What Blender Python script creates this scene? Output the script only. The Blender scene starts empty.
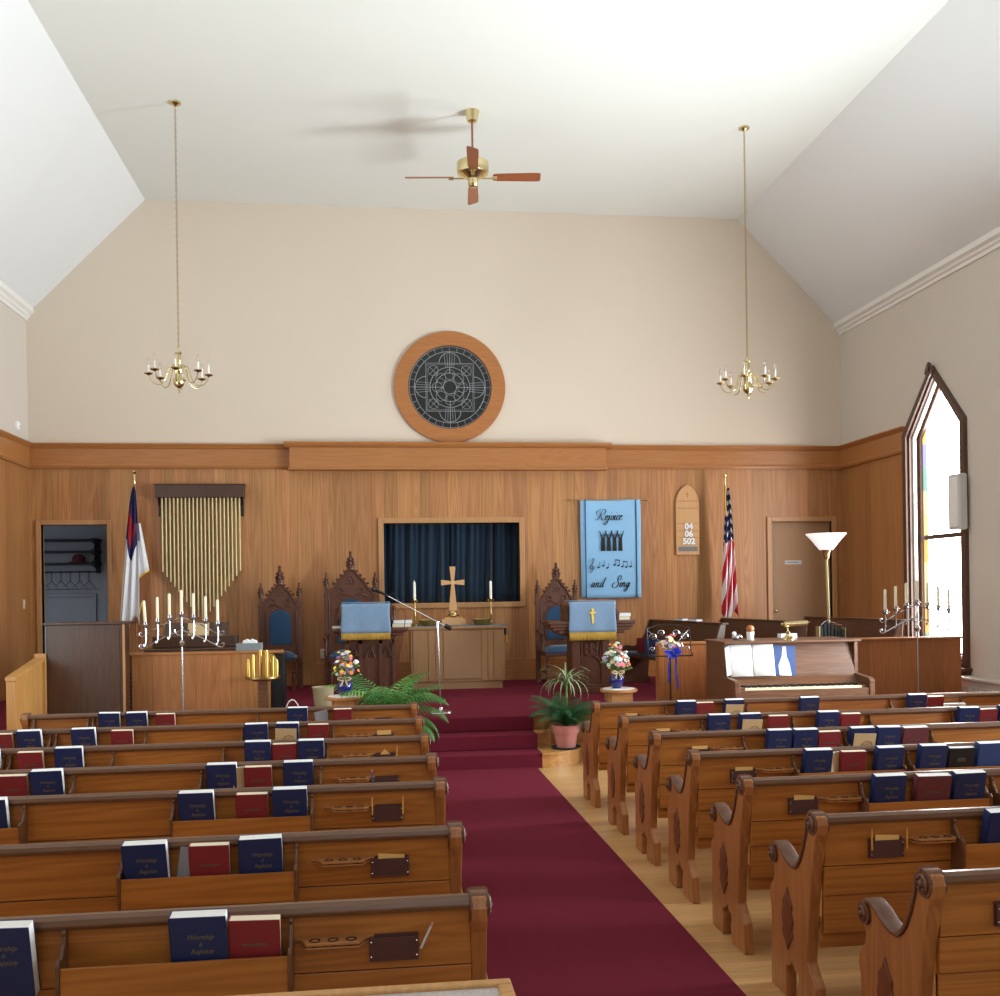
import bpy, math, random
from mathutils import Vector, Matrix, Euler
PI = math.pi; R = math.radians
scn = bpy.context.scene; COL = scn.collection
random.seed(7)

# ------------------------------------------------------------- camera, world, light, exposure
cam_d = bpy.data.cameras.new('camera'); cam = bpy.data.objects.new('camera', cam_d); COL.objects.link(cam)
cam.matrix_world = Matrix.Translation((0, 0, 1.83)) @ Matrix.Rotation(-R(7.07), 4, 'Z') @ Matrix.Rotation(R(90), 4, 'X') @ Matrix.Rotation(-R(0.82), 4, 'Z')
cam_d.sensor_width = 36; cam_d.lens = 36.0; cam_d.shift_y = 0.0922; cam_d.clip_start = 0.05
scn.camera = cam
scn.view_settings.view_transform = 'Standard'; scn.view_settings.look = 'None'
scn.view_settings.gamma = 1; scn.view_settings.use_curve_mapping = False
scn.view_settings.exposure = 0.22
w = bpy.data.worlds.new('daylight'); scn.world = w; w.use_nodes = True
w.node_tree.nodes['Background'].inputs[0].default_value = (0.8, 0.9, 1, 1)
w.node_tree.nodes['Background'].inputs[1].default_value = 1.0
def area(name, loc, rot, sx, sy, power, col, spread=180):
    l = bpy.data.lights.new(name, 'AREA'); l.shape = 'RECTANGLE'; l.size = sx; l.size_y = sy
    l.energy = power; l.color = col; l.spread = R(spread)
    o = bpy.data.objects.new(name, l); COL.objects.link(o); o.location = loc; o.rotation_euler = rot
    return o
DAY = (0.86, 0.95, 1.0)
for i, y in enumerate((8.6, 4.9, 1.2, -2.5)):      # daylight coming in through the tall windows
    area('daylight_right', (6.95, y, 2.4), (0, R(112), 0), 3.0, 1.1, (520, 225, 50, 15)[i], DAY, 142)
    area('daylight_left', (-4.55, y, 2.4), (0, R(-108), 0), 3.0, 1.1, (70, 45, 15, 8)[i], DAY)
area('daylight_rear', (1.2, -3.9, 3.6), (R(90), 0, 0), 4.2, 3.2, 45, DAY)

# ------------------------------------------------------------- materials
MATS = {}
def new_mat(name):
    m = bpy.data.materials.new(name); m.use_nodes = True; MATS[name] = m
    nt = m.node_tree; return m, nt, nt.nodes['Principled BSDF']
def lin(c):
    return tuple((x/12.92 if x <= 0.04045 else ((x+0.055)/1.055)**2.4) for x in [v/255 for v in c]) + (1,)
def N(nt, t, **k):
    n = nt.nodes.new(t)
    for a, b in k.items():
        if a in n.inputs.keys(): n.inputs[a].default_value = b
        else: setattr(n, a, b)
    return n
def plain(name, c, rough=0.5, metal=0, noise=0.0, nscale=8, bump=0, spec=0.5, **k):
    m, nt, b = new_mat(name)
    b.inputs['Roughness'].default_value = rough; b.inputs['Metallic'].default_value = metal
    b.inputs['Specular IOR Level'].default_value = spec
    col = lin(c)
    tc = N(nt, 'ShaderNodeTexCoord'); nz = N(nt, 'ShaderNodeTexNoise', Scale=nscale, Detail=4.0)
    nt.links.new(tc.outputs['Object'], nz.inputs['Vector'])
    mx = N(nt, 'ShaderNodeMix', data_type='RGBA')
    mx.inputs[6].default_value = tuple(x*(1-noise) for x in col[:3]) + (1,)
    mx.inputs[7].default_value = tuple(min(1, x*(1+noise)) for x in col[:3]) + (1,)
    nt.links.new(nz.outputs['Fac'], mx.inputs[0]); nt.links.new(mx.outputs[2], b.inputs['Base Color'])
    if bump:
        bp = N(nt, 'ShaderNodeBump', Strength=bump, Distance=0.01)
        nt.links.new(nz.outputs['Fac'], bp.inputs['Height']); nt.links.new(bp.outputs[0], b.inputs['Normal'])
    for a, v in k.items(): b.inputs[a].default_value = v
    return m
def wood(name, dark, light, axis='Z', board=None, board_axis='X', rough=0.35, ring=0.6, tone=0.25, scale=1.0, coat=0.0, groove=0.5, coord='Object', spec=0.5, groove_w=0.02, zs=0.45, fine=0.7):
    """wood grain running along `axis`; `board` = boards per metre across `board_axis`"""
    m, nt, b = new_mat(name); L = nt.links.new
    tc = N(nt, 'ShaderNodeTexCoord'); sp = N(nt, 'ShaderNodeSeparateXYZ'); L(tc.outputs[coord], sp.inputs[0])
    off = None; vc = None
    if board:
        mu = N(nt, 'ShaderNodeMath', operation='MULTIPLY'); mu.inputs[1].default_value = board; L(sp.outputs[board_axis], mu.inputs[0])
        vo = N(nt, 'ShaderNodeTexVoronoi', voronoi_dimensions='1D', feature='F1'); vo.inputs['Scale'].default_value = 1; L(mu.outputs[0], vo.inputs['W'])
        ve = N(nt, 'ShaderNodeTexVoronoi', voronoi_dimensions='1D', feature='DISTANCE_TO_EDGE'); ve.inputs['Scale'].default_value = 1; L(mu.outputs[0], ve.inputs['W'])
        for q in (vo, ve): q.inputs['Randomness'].default_value = 0.75
        vc = N(nt, 'ShaderNodeSeparateColor'); L(vo.outputs['Color'], vc.inputs[0])
        off = N(nt, 'ShaderNodeVectorMath', operation='SCALE'); off.inputs['Scale'].default_value = 37; L(vo.outputs['Color'], off.inputs[0])
    vm = N(nt, 'ShaderNodeVectorMath', operation='MULTIPLY'); s = {'X': (zs, 5, 5), 'Y': (5, zs, 5), 'Z': (5, 5, zs)}[axis]
    vm.inputs[1].default_value = tuple(x*scale for x in s); L(tc.outputs[coord], vm.inputs[0])
    src = vm.outputs[0]
    if off:
        ad = N(nt, 'ShaderNodeVectorMath', operation='ADD'); L(src, ad.inputs[0]); L(off.outputs[0], ad.inputs[1]); src = ad.outputs[0]
    n1 = N(nt, 'ShaderNodeTexNoise', Scale=1.0, Detail=2.0, Roughness=0.5, Distortion=0.3); L(src, n1.inputs['Vector'])
    m1 = N(nt, 'ShaderNodeMath', operation='MULTIPLY'); m1.inputs[1].default_value = 13; L(n1.outputs['Fac'], m1.inputs[0])
    pp = N(nt, 'ShaderNodeMath', operation='PINGPONG'); pp.inputs[1].default_value = 0.5; L(m1.outputs[0], pp.inputs[0])
    vf = N(nt, 'ShaderNodeVectorMath', operation='MULTIPLY'); s2 = {'X': (2, 60, 60), 'Y': (60, 2, 60), 'Z': (60, 60, 2)}[axis]; vf.inputs[1].default_value = s2
    L(tc.outputs[coord], vf.inputs[0])
    n2 = N(nt, 'ShaderNodeTexNoise', Scale=1.0, Detail=3.0, Roughness=0.6); L(vf.outputs[0], n2.inputs['Vector'])
    a1 = N(nt, 'ShaderNodeMath', operation='MULTIPLY'); a1.inputs[1].default_value = ring*1.2; L(pp.outputs[0], a1.inputs[0])
    a2 = N(nt, 'ShaderNodeMath', operation='MULTIPLY_ADD'); a2.inputs[1].default_value = fine; L(n2.outputs['Fac'], a2.inputs[0]); L(a1.outputs[0], a2.inputs[2])
    a3 = N(nt, 'ShaderNodeMath', operation='SUBTRACT'); a3.inputs[1].default_value = 0.12 + ring*0.12; L(a2.outputs[0], a3.inputs[0]); a3.use_clamp = True
    fac = a3.outputs[0]
    mx = N(nt, 'ShaderNodeMix', data_type='RGBA'); mx.inputs[6].default_value = lin(dark); mx.inputs[7].default_value = lin(light); L(fac, mx.inputs[0])
    out = mx.outputs[2]
    hv = N(nt, 'ShaderNodeHueSaturation'); L(out, hv.inputs['Color']); out = hv.outputs[0]
    if board:
        mr = N(nt, 'ShaderNodeMapRange'); mr.inputs['To Min'].default_value = 1-tone; mr.inputs['To Max'].default_value = 1+tone; L(vc.outputs[0], mr.inputs[0]); L(mr.outputs[0], hv.inputs['Value'])
        mh = N(nt, 'ShaderNodeMapRange'); mh.inputs['To Min'].default_value = 0.497; mh.inputs['To Max'].default_value = 0.507; L(vc.outputs[1], mh.inputs[0]); L(mh.outputs[0], hv.inputs['Hue'])
        ge = N(nt, 'ShaderNodeMapRange'); ge.inputs['From Max'].default_value = groove_w; ge.inputs['To Min'].default_value = 1-groove; L(ve.outputs['Distance'], ge.inputs[0])
        mg = N(nt, 'ShaderNodeMix', data_type='RGBA', blend_type='MULTIPLY'); mg.inputs[0].default_value = 1; L(out, mg.inputs[6]); L(ge.outputs[0], mg.inputs[7]); out = mg.outputs[2]
    L(out, b.inputs['Base Color'])
    b.inputs['Roughness'].default_value = rough; b.inputs['Coat Weight'].default_value = coat; b.inputs['Coat Roughness'].default_value = 0.15
    b.inputs['Specular IOR Level'].default_value = spec
    bp = N(nt, 'ShaderNodeBump', Strength=0.12, Distance=0.004); L(fac, bp.inputs['Height']); L(bp.outputs[0], b.inputs['Normal'])
    return m
plain('plaster', (220, 207, 190), 0.9, noise=0.015, nscale=2, spec=0.2)
plain('plaster_side', (214, 205, 194), 0.9, noise=0.015, nscale=2, spec=0.2)
plain('ceiling_white', (226, 228, 222), 0.95, noise=0.012, nscale=1.5, spec=0.2)
plain('ceiling_slope', (230, 232, 232), 0.95, noise=0.012, nscale=1.5, spec=0.2)
plain('moulding_white', (238, 236, 232), 0.6)
wood('wainscot', (166, 110, 64), (212, 158, 106), 'Z', 5.6, 'X', 0.42, 0.6, 0.15, groove=0.5, zs=0.22, fine=0.45)
wood('wainscot_side', (160, 106, 60), (200, 146, 96), 'Z', 5.6, 'Y', 0.42, 0.4, 0.13, groove=0.4, zs=0.22, fine=0.45)
wood('oak_trim', (160, 102, 54), (198, 138, 82), 'X', None, rough=0.35, ring=0.35)
wood('oak_trim_light', (176, 128, 82), (206, 158, 108), 'Z', None, rough=0.4, ring=0.3)
wood('oak_panel', (164, 104, 56), (200, 140, 88), 'Z', 2.6, 'X', 0.4, 0.6, 0.1, groove=0.3, zs=0.3)
wood('altar_oak', (160, 118, 80), (184, 142, 100), 'Z', 7.5, 'X', 0.45, 0.35, 0.05, groove=0.3)
wood('altar_panel', (158, 120, 84), (176, 138, 100), 'Z', None, rough=0.5, ring=0.2)
wood('oak_round', (160, 98, 48), (196, 134, 78), 'X', None, rough=0.4, ring=0.4)
wood('pew', (150, 88, 32), (220, 148, 70), 'X', None, rough=0.36, ring=0.4, coat=0.1, scale=1.1, zs=0.3, fine=0.5)
wood('pew_end_wood', (148, 88, 44), (208, 142, 80), 'Z', None, rough=0.36, ring=0.4, coat=0.1, scale=1.1, zs=0.3, fine=0.5)
wood('pew_ornament', (96, 50, 28), (140, 84, 48), 'Z', None, rough=0.4, ring=0.3, scale=2)
wood('pew_rail', (88, 56, 36), (134, 92, 62), 'X', None, rough=0.34, ring=0.3, coat=0.2, scale=2)
wood('pew_dark', (84, 48, 28), (134, 84, 52), 'Y', None, rough=0.5, ring=0.3, coat=0.0, scale=2)
wood('choir_wood', (74, 46, 28), (118, 78, 50), 'X', None, rough=0.35, ring=0.3, coat=0.15, scale=1.5)
wood('walnut', (58, 36, 26), (100, 68, 50), 'Z', None, rough=0.35, ring=0.35, scale=2)
wood('carved_walnut', (74, 40, 28), (128, 80, 56), 'Z', None, rough=0.4, ring=0.3, scale=3)
wood('window_wood', (70, 46, 36), (108, 78, 62), 'Z', None, rough=0.4, ring=0.3, scale=2)
wood('piano_wood', (84, 52, 34), (140, 96, 66), 'X', None, rough=0.4, ring=0.5, coat=0.1, scale=1.2)
wood('screen_red', (154, 90, 48), (200, 130, 80), 'Z', 3.0, 'X', 0.35, 0.4, 0.12, groove=0.3)
wood('stool_wood', (172, 118, 70), (214, 164, 112), 'X', None, rough=0.4, ring=0.4, scale=2)
wood('fan_wood', (132, 72, 44), (172, 104, 68), 'X', None, rough=0.35, ring=0.3, scale=2)
wood('floor_oak', (186, 138, 88), (228, 184, 130), 'X', 14.0, 'Y', 0.28, 0.45, 0.1, groove=0.35, coat=0.2, groove_w=0.03)
wood('step_oak', (186, 130, 72), (228, 176, 112), 'X', None, rough=0.28, ring=0.6, coat=0.3)
wood('rail_oak', (176, 124, 66), (214, 164, 100), 'Z', 9, 'Y', 0.4, 0.4, 0.05, groove=0.4)
wood('balsa', (196, 150, 100), (220, 176, 124), 'Z', None, rough=0.6, ring=0.2, scale=3)
plain('carpet', (112, 35, 52), 0.95, noise=0.18, nscale=240, bump=0.5, spec=0.1)
plain('brass', (222, 206, 156), 0.22, 1, noise=0.05)
plain('old_brass', (176, 152, 98), 0.3, 1, noise=0.1)
plain('gilt', (200, 166, 88), 0.35, 1, noise=0.06)
plain('brass_tube', (190, 178, 134), 0.45, 0.7, noise=0.03)
plain('silver', (190, 192, 200), 0.25, 1, noise=0.08)
plain('chrome', (220, 222, 228), 0.15, 1)
plain('wax', (240, 235, 205), 0.5, noise=0.02)
plain('white_wax', (245, 243, 235), 0.5)
plain('blue_velvet', (40, 72, 104), 0.85, noise=0.12, nscale=40, spec=0.2, **{'Sheen Weight': 0.3})
plain('navy_curtain', (24, 44, 62), 0.85, noise=0.1, nscale=30, spec=0.2, **{'Sheen Weight': 0.25})
plain('blue_cloth', (126, 152, 180), 0.9, noise=0.1, nscale=22, spec=0.2)
plain('blue_runner', (112, 132, 158), 0.9, noise=0.08, nscale=22, spec=0.2)
plain('banner_blue', (146, 196, 236), 0.9, noise=0.05, nscale=20, spec=0.2)
plain('banner_edge', (40, 62, 100), 0.9)
plain('gold_fringe', (190, 150, 60), 0.7, noise=0.25, nscale=90)
plain('gold_yellow', (240, 200, 80), 0.6)
plain('ink', (14, 18, 28), 0.7)
plain('book_navy', (18, 40, 92), 0.5, noise=0.05)
plain('book_blue', (44, 72, 128), 0.5, noise=0.05)
plain('book_red', (132, 34, 42), 0.55, noise=0.06)
plain('book_maroon', (104, 46, 52), 0.55, noise=0.06)
plain('book_black', (20, 20, 22), 0.5)
plain('pages', (246, 246, 244), 0.8, noise=0.02, nscale=60)
plain('pages_cream', (240, 228, 200), 0.8, noise=0.02, nscale=60)
plain('kraft', (206, 180, 136), 0.85, noise=0.05)
plain('sepia_ink', (96, 80, 60), 0.85)
plain('grey_paper', (150, 150, 158), 0.8, noise=0.05)
plain('title_gold', (104, 100, 88), 0.45, 0.3)
plain('envelope_yellow', (232, 186, 110), 0.8, noise=0.03)
plain('pocket_brown', (78, 42, 36), 0.6, noise=0.08)
plain('pencil_yellow', (214, 160, 60), 0.5)
plain('black', (14, 14, 16), 0.45)
plain('black_rough', (22, 22, 24), 0.85)
plain('soft_white', (240, 240, 238), 0.6)
plain('light_grey', (196, 196, 194), 0.6)
plain('mid_grey', (116, 118, 120), 0.7, noise=0.1, nscale=40)
plain('grey_box', (128, 136, 142), 0.7, noise=0.15, nscale=30)
plain('closet_grey', (166, 172, 182), 0.9, noise=0.03, nscale=3, spec=0.2)
plain('closet_dark', (30, 30, 34), 0.7)
plain('closet_wire', (70, 72, 78), 0.5)
plain('hat_red', (96, 34, 44), 0.9)
plain('ivory', (236, 222, 190), 0.4)
plain('switch_tan', (214, 192, 160), 0.5)
plain('terracotta', (204, 134, 126), 0.6, noise=0.05)
plain('cobalt', (26, 34, 110), 0.15, **{'Coat Weight': 0.5})
plain('ribbon_blue', (40, 60, 190), 0.4)
plain('burlap', (196, 176, 136), 0.9, noise=0.1, nscale=60)
plain('wicker', (170, 158, 122), 0.8, noise=0.12, nscale=50)
plain('soil', (46, 32, 24), 0.95)
plain('palm_green', (64, 128, 62), 0.5, noise=0.3, nscale=6)
plain('palm_light', (128, 170, 80), 0.5, noise=0.2, nscale=6)
plain('fern_green', (44, 96, 52), 0.55, noise=0.3, nscale=9)
plain('spider_green', (140, 156, 116), 0.55, noise=0.35, nscale=12)
plain('flag_white', (236, 236, 240), 0.85, spec=0.2)
plain('flag_navy', (28, 34, 86), 0.85, spec=0.2)
plain('flag_red', (196, 36, 52), 0.85, spec=0.2)
plain('leaf', (92, 134, 66), 0.6)
for nm, c in dict(petal_white=(244, 242, 236), petal_yellow=(244, 214, 84), petal_pink=(226, 130, 150), petal_purple=(146, 106, 180), petal_orange=(240, 128, 72), petal_lilac=(190, 176, 216), petal_cream=(244, 222, 180), petal_mint=(196, 220, 216), petal_red=(220, 70, 96)).items(): plain(nm, c, 0.7, noise=0.08, nscale=60)
plain('dark_plum', (60, 30, 44), 0.9)
plain('teal_plastic', (60, 130, 190), 0.4)
plain('lead', (160, 166, 170), 0.5, 0.3)
plain('dark_glass', (24, 27, 30), 0.25, noise=0.5, nscale=18)
plain('radiator_cream', (214, 204, 192), 0.5)
plain('speckle', (190, 180, 176), 0.6, noise=0.5, nscale=160)
plain('lamp_glass', (250, 250, 250), 0.3, **{'Emission Color': (1, 0.98, 0.95, 1), 'Emission Strength': 0.55})
plain('lamp_dark', (22, 30, 28), 0.5)
m, nt, b = new_mat('clear_glass'); b.inputs['Transmission Weight'].default_value = 1; b.inputs['Roughness'].default_value = 0.05; b.inputs['Base Color'].default_value = (1, 1, 1, 1)
# stained glass of the tall window: bright daylight behind a border of coloured squares
m, nt, b = new_mat('stained_glass'); L = nt.links.new
tc = N(nt, 'ShaderNodeTexCoord'); sp = N(nt, 'ShaderNodeSeparateXYZ'); L(tc.outputs['Object'], sp.inputs[0])
ab = N(nt, 'ShaderNodeMath', operation='ABSOLUTE'); L(sp.outputs['Y'], ab.inputs[0])
gt = N(nt, 'ShaderNodeMath', operation='GREATER_THAN'); gt.inputs[1].default_value = 0.43; L(ab.outputs[0], gt.inputs[0])
mz = N(nt, 'ShaderNodeMath', operation='MULTIPLY'); mz.inputs[1].default_value = 3.1; L(sp.outputs['Z'], mz.inputs[0])
fl = N(nt, 'ShaderNodeMath', operation='FLOOR'); L(mz.outputs[0], fl.inputs[0])
wn = N(nt, 'ShaderNodeTexWhiteNoise', noise_dimensions='1D'); L(fl.outputs[0], wn.inputs['W'])
cr = N(nt, 'ShaderNodeValToRGB'); cr.color_ramp.interpolation = 'CONSTANT'; L(wn.outputs['Value'], cr.inputs[0])
for i, (p, c) in enumerate(((0, (1, .5, .12, 1)), (.3, (1, .7, .25, 1)), (.55, (.25, .5, .42, 1)), (.65, (.4, .42, .75, 1)), (.75, (1, .75, .4, 1)), (.94, (.7, .3, .3, 1)))):
    e = cr.color_ramp.elements[i] if i < 2 else cr.color_ramp.elements.new(p); e.position = p; e.color = c
mx = N(nt, 'ShaderNodeMix', data_type='RGBA'); mx.inputs[6].default_value = (1, .98, .97, 1); L(gt.outputs[0], mx.inputs[0]); L(cr.outputs[0], mx.inputs[7])
st = N(nt, 'ShaderNodeMapRange'); st.inputs['To Min'].default_value = 17.0; st.inputs['To Max'].default_value = 1.3; L(gt.outputs[0], st.inputs[0])
L(mx.outputs[2], b.inputs['Emission Color']); L(st.outputs[0], b.inputs['Emission Strength']); b.inputs['Base Color'].default_value = (.1, .1, .1, 1)
# stars-and-stripes cloth, laid out by UV
m, nt, b = new_mat('us_flag'); L = nt.links.new
uv = N(nt, 'ShaderNodeUVMap'); sp = N(nt, 'ShaderNodeSeparateXYZ'); L(uv.outputs[0], sp.inputs[0])
def MT(op, a, b_=None, c=None):
    n = N(nt, 'ShaderNodeMath', operation=op)
    for i, q in enumerate((a, b_, c)):
        if q is None: continue
        if isinstance(q, (int, float)): n.inputs[i].default_value = q
        else: L(q, n.inputs[i])
    return n.outputs[0]
U, V = sp.outputs['X'], sp.outputs['Y']         # U along the hoist (0..1), V along the fly
stripe = MT('LESS_THAN', MT('MODULO', MT('MULTIPLY', U, 13.0), 2.0), 1.0)
mx = N(nt, 'ShaderNodeMix', data_type='RGBA'); mx.inputs[6].default_value = lin((240, 238, 240)); mx.inputs[7].default_value = lin((200, 34, 52)); L(stripe, mx.inputs[0])
cant = MT('MULTIPLY', MT('LESS_THAN', U, 7/13), MT('LESS_THAN', V, 0.42))
cu = MT('SUBTRACT', MT('FRACT', MT('MULTIPLY', U, 9*13/7*0.55)), 0.5); cv = MT('SUBTRACT', MT('FRACT', MT('MULTIPLY', V, 13)), 0.5)
star = MT('LESS_THAN', MT('ADD', MT('MULTIPLY', cu, cu), MT('MULTIPLY', cv, cv)), 0.06)
mc = N(nt, 'ShaderNodeMix', data_type='RGBA'); mc.inputs[6].default_value = lin((26, 32, 80)); mc.inputs[7].default_value = lin((240, 240, 244)); L(star, mc.inputs[0])
mf = N(nt, 'ShaderNodeMix', data_type='RGBA'); L(cant, mf.inputs[0]); L(mx.outputs[2], mf.inputs[6]); L(mc.outputs[2], mf.inputs[7])
L(mf.outputs[2], b.inputs['Base Color']); b.inputs['Roughness'].default_value = 0.85
# white flag with blue canton and red cross, laid out by UV
m, nt, b = new_mat('cross_flag'); L = nt.links.new
uv = N(nt, 'ShaderNodeUVMap'); sp = N(nt, 'ShaderNodeSeparateXYZ'); L(uv.outputs[0], sp.inputs[0]); U, V = sp.outputs['X'], sp.outputs['Y']
def band(x, a, b_): return MT('MULTIPLY', MT('GREATER_THAN', x, a), MT('LESS_THAN', x, b_))
cant = MT('MULTIPLY', MT('LESS_THAN', U, 0.52), MT('LESS_THAN', V, 0.45))
cross = MT('MAXIMUM', MT('MULTIPLY', band(U, 0.10, 0.24), band(V, 0.17, 0.37)), MT('MULTIPLY', band(U, 0.05, 0.34), band(V, 0.27, 0.325)))
m1 = N(nt, 'ShaderNodeMix', data_type='RGBA'); m1.inputs[6].default_value = lin((238, 238, 242)); m1.inputs[7].default_value = lin((32, 38, 92)); L(cant, m1.inputs[0])
m2 = N(nt, 'ShaderNodeMix', data_type='RGBA'); m2.inputs[7].default_value = lin((176, 36, 48)); L(m1.outputs[2], m2.inputs[6]); L(cross, m2.inputs[0])
L(m2.outputs[2], b.inputs['Base Color']); b.inputs['Roughness'].default_value = 0.85

# ------------------------------------------------------------- mesh helpers
class MB:
    def __init__(s): s.v = []; s.f = []; s.sm = []; s.uv = None
    def add(s, vs, fs, smooth=False):
        k = len(s.v); s.v += [tuple(p) for p in vs]; s.f += [tuple(i+k for i in f) for f in fs]; s.sm += [smooth]*len(fs); return s
    def box(s, x0, x1, y0, y1, z0, z1):
        return s.add([(x0,y0,z0),(x1,y0,z0),(x1,y1,z0),(x0,y1,z0),(x0,y0,z1),(x1,y0,z1),(x1,y1,z1),(x0,y1,z1)],
              [(0,3,2,1),(4,5,6,7),(0,1,5,4),(1,2,6,5),(2,3,7,6),(3,0,4,7)])
    def cbox(s, c, d, M=None):
        x, y, z = (q/2 for q in d); vs = [Vector((a*x, b_*y, c_*z)) for c_ in (-1, 1) for a, b_ in ((-1,-1),(1,-1),(1,1),(-1,1))]
        if M: vs = [M @ q for q in vs]
        vs = [q + Vector(c) for q in vs]
        return s.add(vs, [(0,3,2,1),(4,5,6,7),(0,1,5,4),(1,2,6,5),(2,3,7,6),(3,0,4,7)])
    def prism(s, pts, axis, a, b_):
        """polygon given in the plane normal to axis (XY->Z, XZ->Y, YZ->X), extruded a..b"""
        P = {'Z': lambda p, t: (p[0], p[1], t), 'Y': lambda p, t: (p[0], t, p[1]), 'X': lambda p, t: (t, p[0], p[1])}[axis]
        n = len(pts); ar = sum(pts[i][0]*pts[(i+1) % n][1]-pts[(i+1) % n][0]*pts[i][1] for i in range(n))
        if (ar < 0) != (axis == 'Y'): pts = pts[::-1]
        vs = [P(p, a) for p in pts] + [P(p, b_) for p in pts]
        return s.add(vs, [tuple(range(n-1, -1, -1)), tuple(range(n, 2*n))] + [(i, (i+1) % n, (i+1) % n + n, i+n) for i in range(n)])
    def ring(s, outer, inner, axis, a, b_):
        """closed band between two outlines with the same number of points"""
        P = {'Z': lambda p, t: (p[0], p[1], t), 'Y': lambda p, t: (p[0], t, p[1]), 'X': lambda p, t: (t, p[0], p[1])}[axis]
        n = len(outer); vs = [P(p, a) for p in outer]+[P(p, a) for p in inner]+[P(p, b_) for p in outer]+[P(p, b_) for p in inner]
        fs = []
        for i in range(n):
            j = (i+1) % n
            fs += [(i, j, n+j, n+i), (2*n+i, 3*n+i, 3*n+j, 2*n+j), (i, 2*n+i, 2*n+j, j), (n+i, n+j, 3*n+j, 3*n+i)]
        return s.add(vs, fs)
    def lathe(s, prof, c=(0,0,0), seg=24, M=None, a0=0, a1=2*PI):
        full = abs(a1-a0-2*PI) < 1e-6; n = seg if full else seg+1; vs = []
        for r, z in prof:
            for i in range(n):
                a = a0+(a1-a0)*i/seg; vs.append(Vector((r*math.cos(a), r*math.sin(a), z)))
        if M: vs = [M @ q for q in vs]
        vs = [q + Vector(c) for q in vs]; fs = []
        for k in range(len(prof)-1):
            for i in range(seg):
                j = (i+1) % n; fs.append((k*n+i, k*n+j, (k+1)*n+j, (k+1)*n+i))
        s.add(vs, fs, True)
        if full:
            if prof[0][0] > 1e-5: s.add(vs[:n], [tuple(range(n-1, -1, -1))])
            if prof[-1][0] > 1e-5: s.add(vs[-n:], [tuple(range(n))])
        return s
    def tube(s, pts, r, seg=8, cap=True, flat=None):
        pts = [Vector(p) for p in pts]; n = len(pts); rr = r if isinstance(r, (list, tuple)) else [r]*n
        prev = None; vs = []
        for i, p in enumerate(pts):
            t = (pts[min(i+1, n-1)]-pts[max(i-1, 0)]).normalized()
            if prev is None:
                u = t.orthogonal().normalized() if flat is None else (Vector(flat)-t*t.dot(Vector(flat))).normalized()
            else: u = (prev - t*prev.dot(t)); u = u.normalized() if u.length > 1e-6 else t.orthogonal().normalized()
            prev = u; w_ = t.cross(u)
            for k in range(seg):
                a = 2*PI*k/seg + (PI/4 if seg == 4 else 0); vs.append(p + (u*math.cos(a)+w_*math.sin(a))*rr[i])
        fs = [(i*seg+k, i*seg+(k+1) % seg, (i+1)*seg+(k+1) % seg, (i+1)*seg+k) for i in range(n-1) for k in range(seg)]
        s.add(vs, fs, seg > 4)
        if cap: s.add(vs[:seg], [tuple(range(seg-1, -1, -1))]); s.add(vs[-seg:], [tuple(range(seg))])
        return s
    def cyl(s, p0, p1, r0, r1=None, seg=16): return s.tube([p0, p1], [r0, r0 if r1 is None else r1], seg)
    def ball(s, c, r, sc=(1,1,1), seg=12, M=None):
        rings = max(4, seg//2); vs = []; fs = []
        for i in range(rings+1):
            th = PI*i/rings
            for k in range(seg):
                a = 2*PI*k/seg; q = Vector((r*math.sin(th)*math.cos(a)*sc[0], r*math.sin(th)*math.sin(a)*sc[1], r*math.cos(th)*sc[2]))
                if M: q = M @ q
                vs.append(q+Vector(c))
        for i in range(rings):
            for k in range(seg): fs.append((i*seg+k, (i+1)*seg+k, (i+1)*seg+(k+1) % seg, i*seg+(k+1) % seg))
        return s.add(vs, fs, True)
    def grid(s, fn, nu, nv, thick=0, smooth=True, uv=False):
        vs = [Vector(fn(i/nu, j/nv)) for i in range(nu+1) for j in range(nv+1)]
        fs = [(i*(nv+1)+j, (i+1)*(nv+1)+j, (i+1)*(nv+1)+j+1, i*(nv+1)+j+1) for i in range(nu) for j in range(nv)]
        s.add(vs, fs, smooth)
        if uv: s.uv = [(i/nu, j/nv) for i in range(nu+1) for j in range(nv+1)]
        return s
    def build(s, name, mat, parent=None, bevel=0, solid=0, sharp=35, loc=None, rot=None, seg=2):
        me = bpy.data.meshes.new(name); me.from_pydata(s.v, [], s.f); me.update()
        me.polygons.foreach_set('use_smooth', s.sm)
        if s.uv:
            ul = me.uv_layers.new(name='UVMap')
            for lp in me.loops: ul.data[lp.index].uv = s.uv[lp.vertex_index]
        me.set_sharp_from_angle(angle=R(sharp)) if any(s.sm) else None
        me.materials.append(MATS[mat]); o = bpy.data.objects.new(name, me); COL.objects.link(o)
        if parent is not None: o.parent = parent
        if solid:
            q = o.modifiers.new('solidify', 'SOLIDIFY'); q.thickness = solid; q.offset = 0
        if bevel:
            q = o.modifiers.new('bevel', 'BEVEL'); q.width = bevel; q.segments = seg; q.limit_method = 'ANGLE'; q.angle_limit = R(40)
        if loc is not None: o.location = loc
        if rot is not None: o.rotation_euler = rot
        return o
def tag(o, label, cat, group=None):
    o['label'] = label; o['category'] = cat
    if group: o['group'] = group
    return o
def thing(name, label, cat, loc=(0,0,0), rotz=0, group=None):
    o = bpy.data.objects.new(name, None); COL.objects.link(o); o.empty_display_size = 0.1
    o.location = loc; o.rotation_euler = (0, 0, rotz); return tag(o, label, cat, group)
def struct(o): o['kind'] = 'structure'; return o
def copy_tree(o, parent=None):
    c = o.copy(); COL.objects.link(c)
    if parent is not None: c.parent = parent
    for ch in list(o.children): copy_tree(ch, c)
    return c
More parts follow.
